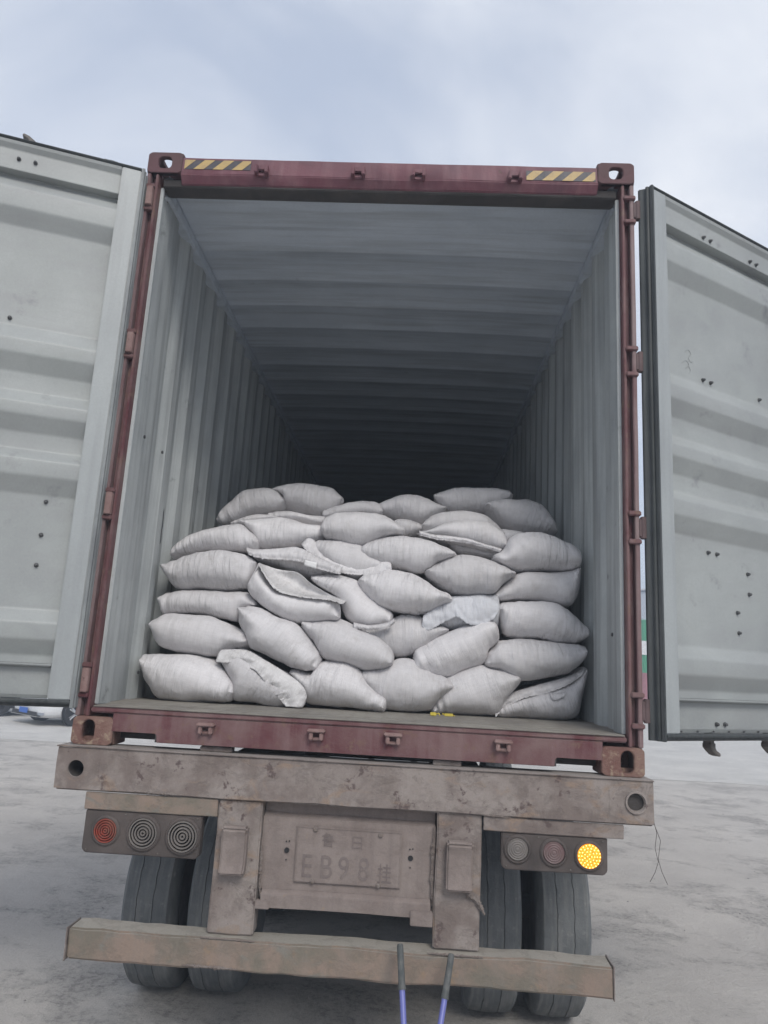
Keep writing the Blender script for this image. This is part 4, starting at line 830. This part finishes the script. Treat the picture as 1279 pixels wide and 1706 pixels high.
# lamp clusters
def cluster(x0, x1, z0, z1, lamps, lit):
    cx, cz = (x0 + x1) / 2, (z0 + z1) / 2; mb = MB()
    pts = [(x0, z1), (x0, z0 + .02), (x0 + .006, z0 + .006), (x0 + .02, z0), (x1 - .02, z0), (x1 - .006, z0 + .006), (x1, z0 + .02), (x1, z1)]
    mb.prism([(a, -.034, b) for a, b in pts], (0, .05, 0)); box_ = mb.build('lamp_cluster', M['lampbox'], tr, bevel=.004, cut=.06, wob=.0015, smooth=True)
    for k in range(4):
        mb = MB(); xx = x0 + .02 + k * (x1 - x0 - .04) / 3; zz = z1 - .012 if k % 2 else z0 + .014; mb.lathe([(.003, 0), (.003, -.003), (.0001, -.004)], (xx, -.034, zz), 'y', 8); mb.build('screw', M['rim'], box_)
    for (x, z, r, mt, kind) in lamps:
        mb = MB(); mb.lathe([(r + .012, .0), (r + .012, -.004), (r + .006, -.009), (r + .001, -.009), (r + .001, .0)], (x, -.034, z), 'y', 48); rg = mb.build('lamp_ring', M['lampbox'], box_, smooth=True)
        mb = MB(); pr_ = []
        if kind == 'rings':
            m = 5; k = 0
            for j in range(m):
                ra = r * (1 - j / m); rb = r * (1 - (j + .55) / m); rc = r * (1 - (j + 1) / m)
                pr_ += [(ra, -.004), (ra - r * .03, -.010), (max(rb, .0005), -.010), (max(rb - r * .02, .0003), -.004)]
            pr_ += [(.0001, -.004)]; dome = 0
        elif kind == 'led': pr_ = [(r, -.006), (r * .97, -.010), (r * .7, -.0125), (r * .35, -.0135), (.0001, -.014)]
        else:
            for j in range(10): rr = r * (1 - j / 10); pr_ += [(rr, -.004 - .006 * (1 - rr / r) ** .5 - (.0022 if j % 2 else 0))]
            pr_ += [(.0001, -.012)]
        mb.lathe(pr_, (x, -.034, z), 'y', 48); ln = mb.build('lamp_lens', M[mt], rg, smooth=(kind != 'soft') or True)
        if kind == 'led':
            mb = MB()
            for ri, cnt in ((.9, 20), (.66, 14), (.42, 9), (.18, 4)):
                for j in range(cnt):
                    t = 2 * math.pi * j / cnt; q = (x + math.cos(t) * r * ri, -.034 - .0125, z + math.sin(t) * r * ri)
                    mb.lathe([(.0028, 0), (.0022, -.002), (.0001, -.003)], q, 'y', 6)
            dd = mb.build('diode_array', M['diode'], rg, weld=False)
            rg['label'] = 'lit amber indicator'
        if mt == 'lensred': rg['label'] = 'dusty red lamp'
cluster(-1.098, -.606, -.420, -.251, [(-1.004, -.330, .048, 'lensred', 'rings'), (-.846, -.331, .060, 'lensclear', 'rings'), (-.680, -.334, .062, 'lensclear', 'rings')], 0)
cluster(.628, 1.054, -.378, -.237, [(.692, -.299, .044, 'lensclear', 'soft'), (.838, -.303, .044, 'lensplum', 'soft'), (.979, -.307, .047, 'led', 'led')], 2)
# wheels: dual tyres on two axles, with grooves in the worn tread
def tyre_profile(c, w=.27, R0=.5, ri=.275):
    half = []; hw = w / 2; tw = hw * .80
    gs = [(-.42 * tw), (.36 * tw)]
    pts = [(ri, -hw * .72), (ri + .02, -hw * .80), (ri + .10, -hw), (R0 - .075, -hw * .98), (R0 - .03, -hw * .92), (R0 - .008, -tw)]
    for g in gs:
        cr_ = .006 * (g / tw) ** 2
        pts += [(R0 - cr_, g - .0022), (R0 - .007, g - .0012), (R0 - .007, g + .0012), (R0 - cr_, g + .0022)]
    pts += [(R0 - .008, tw), (R0 - .03, hw * .92), (R0 - .075, hw * .98), (ri + .10, hw), (ri + .02, hw * .80), (ri, hw * .72)]
    return [(r, a + c) for r, a in pts]
mb = MB()
def wheel(xc, yc, first=[None]):
    wz = -G + .495
    if first[0] is None:
        e = empty('wheel', (0, 0, 0)); e.location = (xc, yc, wz + G - 0.0); e.parent = tr
        # build at the hub, relative to this empty
        root = e; mbt = MB(); mbt.lathe(tyre_profile(xc), (0, yc, wz), 'x', 144, closed=True)
        # wavy grooves: sway them sideways a little round the circumference
        for v in mbt.b.verts:
            d = Vector((0, v.co.y - yc, v.co.z - wz)); r_ = d.length; t = math.atan2(d.z, d.y)
            if r_ > .47 and abs(v.co.x - xc) < .1: v.co.x += .006 * noise.noise(Vector((t * 9, (v.co.x - xc) * 3, 0))) + .005 * noise.noise(Vector((t * 34, (v.co.x - xc) * 2, 5)))
            if v.co.z < -G + .004: v.co.z = -G + .003
        ty = mbt.build('tyre', M['tyre'], e, smooth=True)
        mbr = MB(); mbr.lathe([(.278, -.11), (.262, -.105), (.25, -.04), (.12, -.02), (.12, .06), (.25, .09), (.262, .105), (.278, .11)], (xc, yc, wz), 'x', 40)
        mbr.build('rim', M['rim'], e, smooth=True)
        mbr = MB()
        for i in range(10):
            t = 2 * math.pi * i / 10; mbr.lathe([(.014, .0), (.014, .03), (.0001, .032)], (xc + .05, yc + math.cos(t) * .165, wz + math.sin(t) * .165), 'x', 8)
        mbr.build('wheel_nuts', M['rim'], e, weld=False)
        first[0] = e; e['group'] = 'trailer wheels'; return e
    e = copy_tree(first[0], tr); e.location = (xc, yc, wz + G); e.rotation_euler.x = random.uniform(0, 0); return e
for yc in (1.20, 2.52, 3.84):
    for xc in (-1.040, -.705, .705, 1.045): wheel(xc, yc)
for yc in (1.20, 2.52, 3.84):
    mb = MB(); mb.tube([(-1.1, yc, -G + .495), (1.1, yc, -G + .495)], .065, 20); mb.box(-.56, -.44, yc - .09, yc + .09, -G + .42, -G + .66); mb.box(.44, .56, yc - .09, yc + .09, -G + .42, -G + .66)
    mb.build('axle', M['dark'], tr, smooth=True)
for sx in (-1, 1):
    x = sx * .49; mb = MB(); mb.box(x - .07, x + .07, .10, 11.6, -.04, -.026); mb.box(x - .007, x + .007, .10, 11.6, -.36, -.04); mb.box(x - .07, x + .07, .10, 11.6, -.374, -.36); mb.build('main_rail', M['dark'], tr)
    mb = MB()
    for yc in (1.20, 2.52, 3.84): mb.box(x - .04, x + .04, yc - .55, yc + .55, -G + .66, -G + .70)
    mb.build('leaf_spring', M['dark'], tr)
for k in range(9):
    y = .5 + k * 1.3; mb = MB(); mb.box(-.44, .44, y, y + .08, -.2, -.06); mb.build('chassis_cross_member', M['dark'], tr)
for y in (.02, 6.0, 12.0):
    if y > 1: mb = MB(); mb.box(-1.22, 1.22, y, y + .14, -.16, -.002); mb.build('container_bolster', M['dark'], tr)
mb = MB(); mb.tube([(.0, .9, -.45), (.0, 1.5, -.48)], .09, 16); mb.tube([(-.3, .6, -.42), (-.1, .9, -.52), (.25, .7, -.47)], .012, 8); mb.build('brake_chamber', M['dark'], tr, smooth=True)
for x in (-.36, .36):
    mb = MB(); mb.box(x - .05, x + .05, 9.8, 9.9, -G, -.06); mb.box(x - .12, x + .12, 9.72, 9.98, -G + .001, -G + .03); mb.build('landing_leg', M['dark'], tr)
for zz, (xa, xb) in ((-.012, (-.66, -.52)), (-.012, (.34, .46))):
    mb = MB(); mb.box(xa, xb, .02, .07, -.0005, .020); mb.build('packing_plate', M['mud'], tr, bevel=.003)
# loose wire hanging from the right end of the rear beam
mb = MB(); mb.tube([(1.237, -.05, -.165), (1.246, -.05, -.20), (1.240, -.045, -.26), (1.250, -.05, -.31), (1.236, -.05, -.35), (1.216, -.05, -.385)], .0012, 5)
mb.tube([(1.238, -.045, -.168), (1.262, -.045, -.23), (1.250, -.05, -.30), (1.263, -.05, -.345), (1.283, -.055, -.39)], .0012, 5)
tag(mb.build('loose_wire', M['wire']), 'thin rusty wire dangling off the right end of the trailer beam', 'wire')
# bolt cutter leaning on the bumper, jaws on the ground
bc = empty('bolt_cutter', (.32, -.75, -G), 'long bolt cutter with blue handles and worn grey grips leaning on the trailer bumper', 'bolt cutter')
def pl(t, a, b): return tuple(Vector(a).lerp(Vector(b), t))
hA, hB = (.234, -.150, -.640), (.432, -.150, -.662); jA, jB = (.300, -.62, -1.24), (.335, -.62, -1.24)
kA, kB = (.268, -.30, -.935), (.378, -.30, -.935)
for top, knee, jaw in ((hA, kA, jA), (hB, kB, jB)):
    a = Vector(top); kn = Vector(knee); d = (kn - a).normalized()
    p = a + d * .135
    mb = MB(); mb.tube([tuple(p), tuple(kn), tuple(kn.lerp(Vector(jaw), .5)), jaw], [.0108, .0112, .013, .016], 16); mb.build('handle', M['blue'], bc, smooth=True)
    mb = MB(); mb.tube([tuple(a), tuple(a + d * .006), tuple(a + d * .13), tuple(a + d * .142), tuple(a + d * .15)], [.009, .0122, .0130, .0150, .0140], 16); mb.build('grip', M['grip'], bc, smooth=True)
mb = MB(); mb.prism([(.28, -.61, -1.22), (.355, -.61, -1.22), (.345, -.66, -1.29), (.325, -.70, -1.347), (.318, -.69, -1.30), (.311, -.70, -1.347), (.29, -.66, -1.29)], (0, -.018, .008)); mb.build('jaw', M['rim'], bc, bevel=.003)
mb = MB(); mb.tube([(.318, -.60, -1.235), (.318, -.645, -1.225)], .012, 12); mb.build('pivot_bolt', M['bolt'], bc, smooth=True)
# ------------------------------------------------------------------ parked cars beyond
def car(loc, rz, paint, label, plate):
    e = empty('parked_car', loc, label, 'car', 'cars parked across the yard')
    # body lofted from cross sections along its length (x: half width, y: along, z up), front at y = 0 facing -y
    S = [  # y, half width, z bottom, z shoulder, z top of hood / deck
        (0.00, .62, .26, .52, .56), (0.06, .76, .20, .56, .62), (.18, .84, .18, .62, .70), (.45, .89, .17, .68, .78), (1.0, .91, .17, .76, .88), (1.45, .915, .17, .82, .93),
        (2.4, .92, .17, .86, .95), (3.4, .92, .17, .87, .96), (4.1, .90, .18, .88, .98), (4.55, .86, .22, .86, .96), (4.75, .78, .30, .78, .88), (4.82, .66, .36, .66, .72)]
    b = bmesh.new(); rings = []
    for y, w, zb, zs, zt in S:
        prof = [(0, zb), (w * .8, zb), (w * .96, zb + .06), (w, zb + .2 if zb + .2 < zs else (zb + zs) / 2), (w * .985, (zb + zs) / 2 + .08), (w * .95, zs), (w * .86, zs + (zt - zs) * .6), (w * .6, zt), (0, zt + .015)]
        pts = prof + [(-x, z) for x, z in prof[-2:0:-1]]; rings.append([b.verts.new((x, y, z)) for x, z in pts])
    n = len(rings[0])
    for u, v in zip(rings, rings[1:]):
        for i in range(n): b.faces.new((u[i], u[(i + 1) % n], v[(i + 1) % n], v[i]))
    b.faces.new(rings[0]); b.faces.new(rings[-1]); bmesh.ops.recalc_face_normals(b, faces=b.faces)
    def put(b, name, mat, parent, smooth=True, mods=0):
        me = bpy.data.meshes.new(name); b.to_mesh(me); b.free(); me.materials.append(mat)
        for p in me.polygons: p.use_smooth = smooth
        o = bpy.data.objects.new(name, me); scene.collection.objects.link(o); o.parent = parent
        if mods: m = o.modifiers.new('s', 'SUBSURF'); m.levels = mods; m.render_levels = mods
        return o
    body = put(b, 'body', paint, e, True, 1)
    b = bmesh.new(); C = [(1.35, .74, .93), (2.05, .60, 1.40), (2.7, .60, 1.46), (3.3, .58, 1.43), (4.15, .70, .98)]; rr = []
    for y, w, z in C: rr.append([b.verts.new((x, y, zz)) for x, zz in ((-.80, .90), (-w - .06, .93 + (z - .93) * .5), (-w, z), (0, z + .02), (w, z), (w + .06, .93 + (z - .93) * .5), (.80, .90))])
    for u, v in zip(rr, rr[1:]):
        for i in range(6): b.faces.new((u[i], u[i + 1], v[i + 1], v[i]))
    bmesh.ops.recalc_face_normals(b, faces=b.faces); put(b, 'windows', M['glass'], e, True)
    b = bmesh.new(); rr = []
    for y, w, z in C[1:4]: rr.append([b.verts.new((x, y, zz)) for x, zz in ((-w - .01, z - .03), (-w + .02, z + .015), (0, z + .035), (w - .02, z + .015), (w + .01, z - .03))])
    for u, v in zip(rr, rr[1:]):
        for i in range(4): b.faces.new((u[i], u[i + 1], v[i + 1], v[i]))
    put(b, 'roof', paint, e)
    def L(name, mat, fn, par=e, **k):
        m = MB(); fn(m); me_o = m.build(name, mat, None, kind='local', **k); me_o.parent = par; return me_o
    L('lower_grille', M['grille'], lambda m: m.prism([(-.66, -.028, .245), (.66, -.028, .245), (.60, -.034, .335), (-.60, -.034, .335)], (0, .12, 0)))
    L('chrome_strip', M['chrome'], lambda m: m.prism([(-.72, -.02, .225), (.72, -.02, .225), (.70, -.02, .238), (-.70, -.02, .238)], (0, .1, 0)))
    L('upper_grille', M['grille'], lambda m: (m.box(-.42, .42, -.022, .1, .515, .60)))
    for s in (-1, 1):
        L('fog_lamp', M['chrome'], lambda m: m.prism([(s * .58, -.015, .26), (s * .80, .06, .265), (s * .78, .06, .33), (s * .56, -.015, .325)], (0, .05, 0)))
        L('headlight', M['glass'], lambda m: m.prism([(s * .44, -.015, .53), (s * .76, .08, .56), (s * .80, .16, .63), (s * .46, .02, .60)], (0, .12, 0)))
        for y in (.86, 3.68):
            L('wheel_arch', M['grille'], lambda m: m.lathe([(.0001, -.03), (.36, -.03), (.36, .0), (.0001, .0)], (s * .905, y, .34), 'x', 28))
            w = L('wheel', M['grille'], lambda m: m.lathe([(.20, -.10), (.30, -.105), (.32, -.08), (.32, .08), (.30, .10), (.20, .10)], (s * .855, y, .32), 'x', 32, closed=True), smooth=True)
            def sp(m):
                for i in range(5):
                    for dd in (-.14, .14):
                        t = 2 * math.pi * i / 5 + dd; a = Vector((s * .945, y, .32)); q = a + Vector((0, math.cos(t), math.sin(t))) * .225
                        m.tube([tuple(a), tuple(q)], .024, 6)
                m.lathe([(.205, .925 - .855), (.235, .925 - .855), (.235, .95 - .855), (.205, .95 - .855)], (s * .855 if s > 0 else -.855 - 2 * (.9375 - .855), y, .32), 'x', 32, closed=True)
            L('rim', M['chrome'], sp, w)
        L('door_mirror', paint, lambda m: m.box(*sorted((s * .88, s * 1.04)), 1.55, 1.70, .95, 1.07), bevel=.03)
    if plate: L('number_plate', M['plateblue'], lambda m: m.box(-.22, .22, -.046, -.036, .285, .415), bevel=.004)
    e.rotation_euler = (0, 0, rz); return e
wc = car((-8.62, 14.1, -G), rad(-38), M['carwhite'], 'white saloon car with a blue number plate, seen low under the left door', True)
wc.scale = (.93, .93, .93)
bc_ = car((-11.3, 15.6, -G), rad(-50), M['carblack'], 'black car at the left edge, only its bumper showing under the door', False)
# writing on the blue plate
t = text('A·W362P', 0, 0, .1, bpy.data.objects.new('tmp', None), M['white'], name='plate_writing') if False else None

# containers and a warehouse far behind on the right, seen through the hinge gap
def far_box(name, x, y, z, w, d, h, mat, label, cat, bands=None, group=None):
    e = empty(name, (x, y, z), label, cat, group); mb = MB(); pts = []; a = -w / 2 + .1
    while a < w / 2 - .3: pts += [(a, 0), (a + .07, .036), (a + .14, .036), (a + .21, 0)]; a += .28
    pts.append((w / 2 - .1, 0))
    mb.sweep(pts, [.12, h - .1], lambda p, q, t: (x + p, y + q + .02, z + t)); mb.box(x - w / 2 + .11, x + w / 2 - .11, y + .08, y + d, z + .12, z + h - .1); mb.build('wall', mat, e, weld=False)
    mb = MB(); mb.box(x - w / 2, x + w / 2, y, y + d, z + h - .1, z + h); mb.box(x - w / 2, x + w / 2, y, y + d, z, z + .12)
    for s in (-1, 1): mb.box(x + s * w / 2 - .1 * (s > 0), x + s * w / 2 + .1 * (s < 0), y - .002, y + .1, z + .12, z + h - .1)
    mb.build('frame', mat, e)
    if bands: mb = MB(); mb.box(x - w * .3, x + w * .45, y - .004, y, z + bands[0], z + bands[1]); mb.build('white_panel', M['white'], e)
    return e
far_box('stacked_container', 12.5, 38, -G, 12.2, 2.4, 2.14, M['farred'], 'faded red container on the ground, seen through the gap at the right door hinges', 'container', None, 'containers far behind')
far_box('stacked_container', 12.5, 38, -G + 2.15, 12.2, 2.4, 2.85, M['green'], 'green container with a white panel, stacked on the faded red one', 'container', (.95, 1.7), 'containers far behind')
e = empty('warehouse', (22, 62, -G), 'grey sheet metal warehouse behind the green container', 'building')
mb = MB(); mb.prism([(10, 62, -G), (34, 62, -G), (34, 62, 6.6), (22, 62, 8.2), (10, 62, 6.6)], (0, 25, 0)); mb.build('wall', M['warehouse'], e)
mb = MB(); mb.prism([(9.6, 61.7, 6.62), (22, 61.7, 8.3), (34.4, 61.7, 6.62), (34.4, 61.7, 6.75), (22, 61.7, 8.45), (9.6, 61.7, 6.75)], (0, 26, 0)); mb.build('roof', M['chrome'], e)

# ------------------------------------------------------------------ thin bluish haze, added to lift the dark interior
mb = MB(); mb.box(-235, 235, -135, 255, -G - 1, 9.6); hz = mb.build('added_haze', None, kind='local'); hz.location = (0, 0, G); tag(hz, kind='stuff')
m = bpy.data.materials.new('shadow_lift_haze'); m.use_nodes = True; nt = m.node_tree; nt.nodes.remove(nt.nodes['Principled BSDF'])
pv = nt.nodes.new('ShaderNodeVolumePrincipled'); pv.inputs['Color'].default_value = (.74, .85, 1, 1); pv.inputs['Density'].default_value = .010
nt.links.new(pv.outputs[0], nt.nodes['Material Output'].inputs['Volume']); hz.data.materials.append(m)
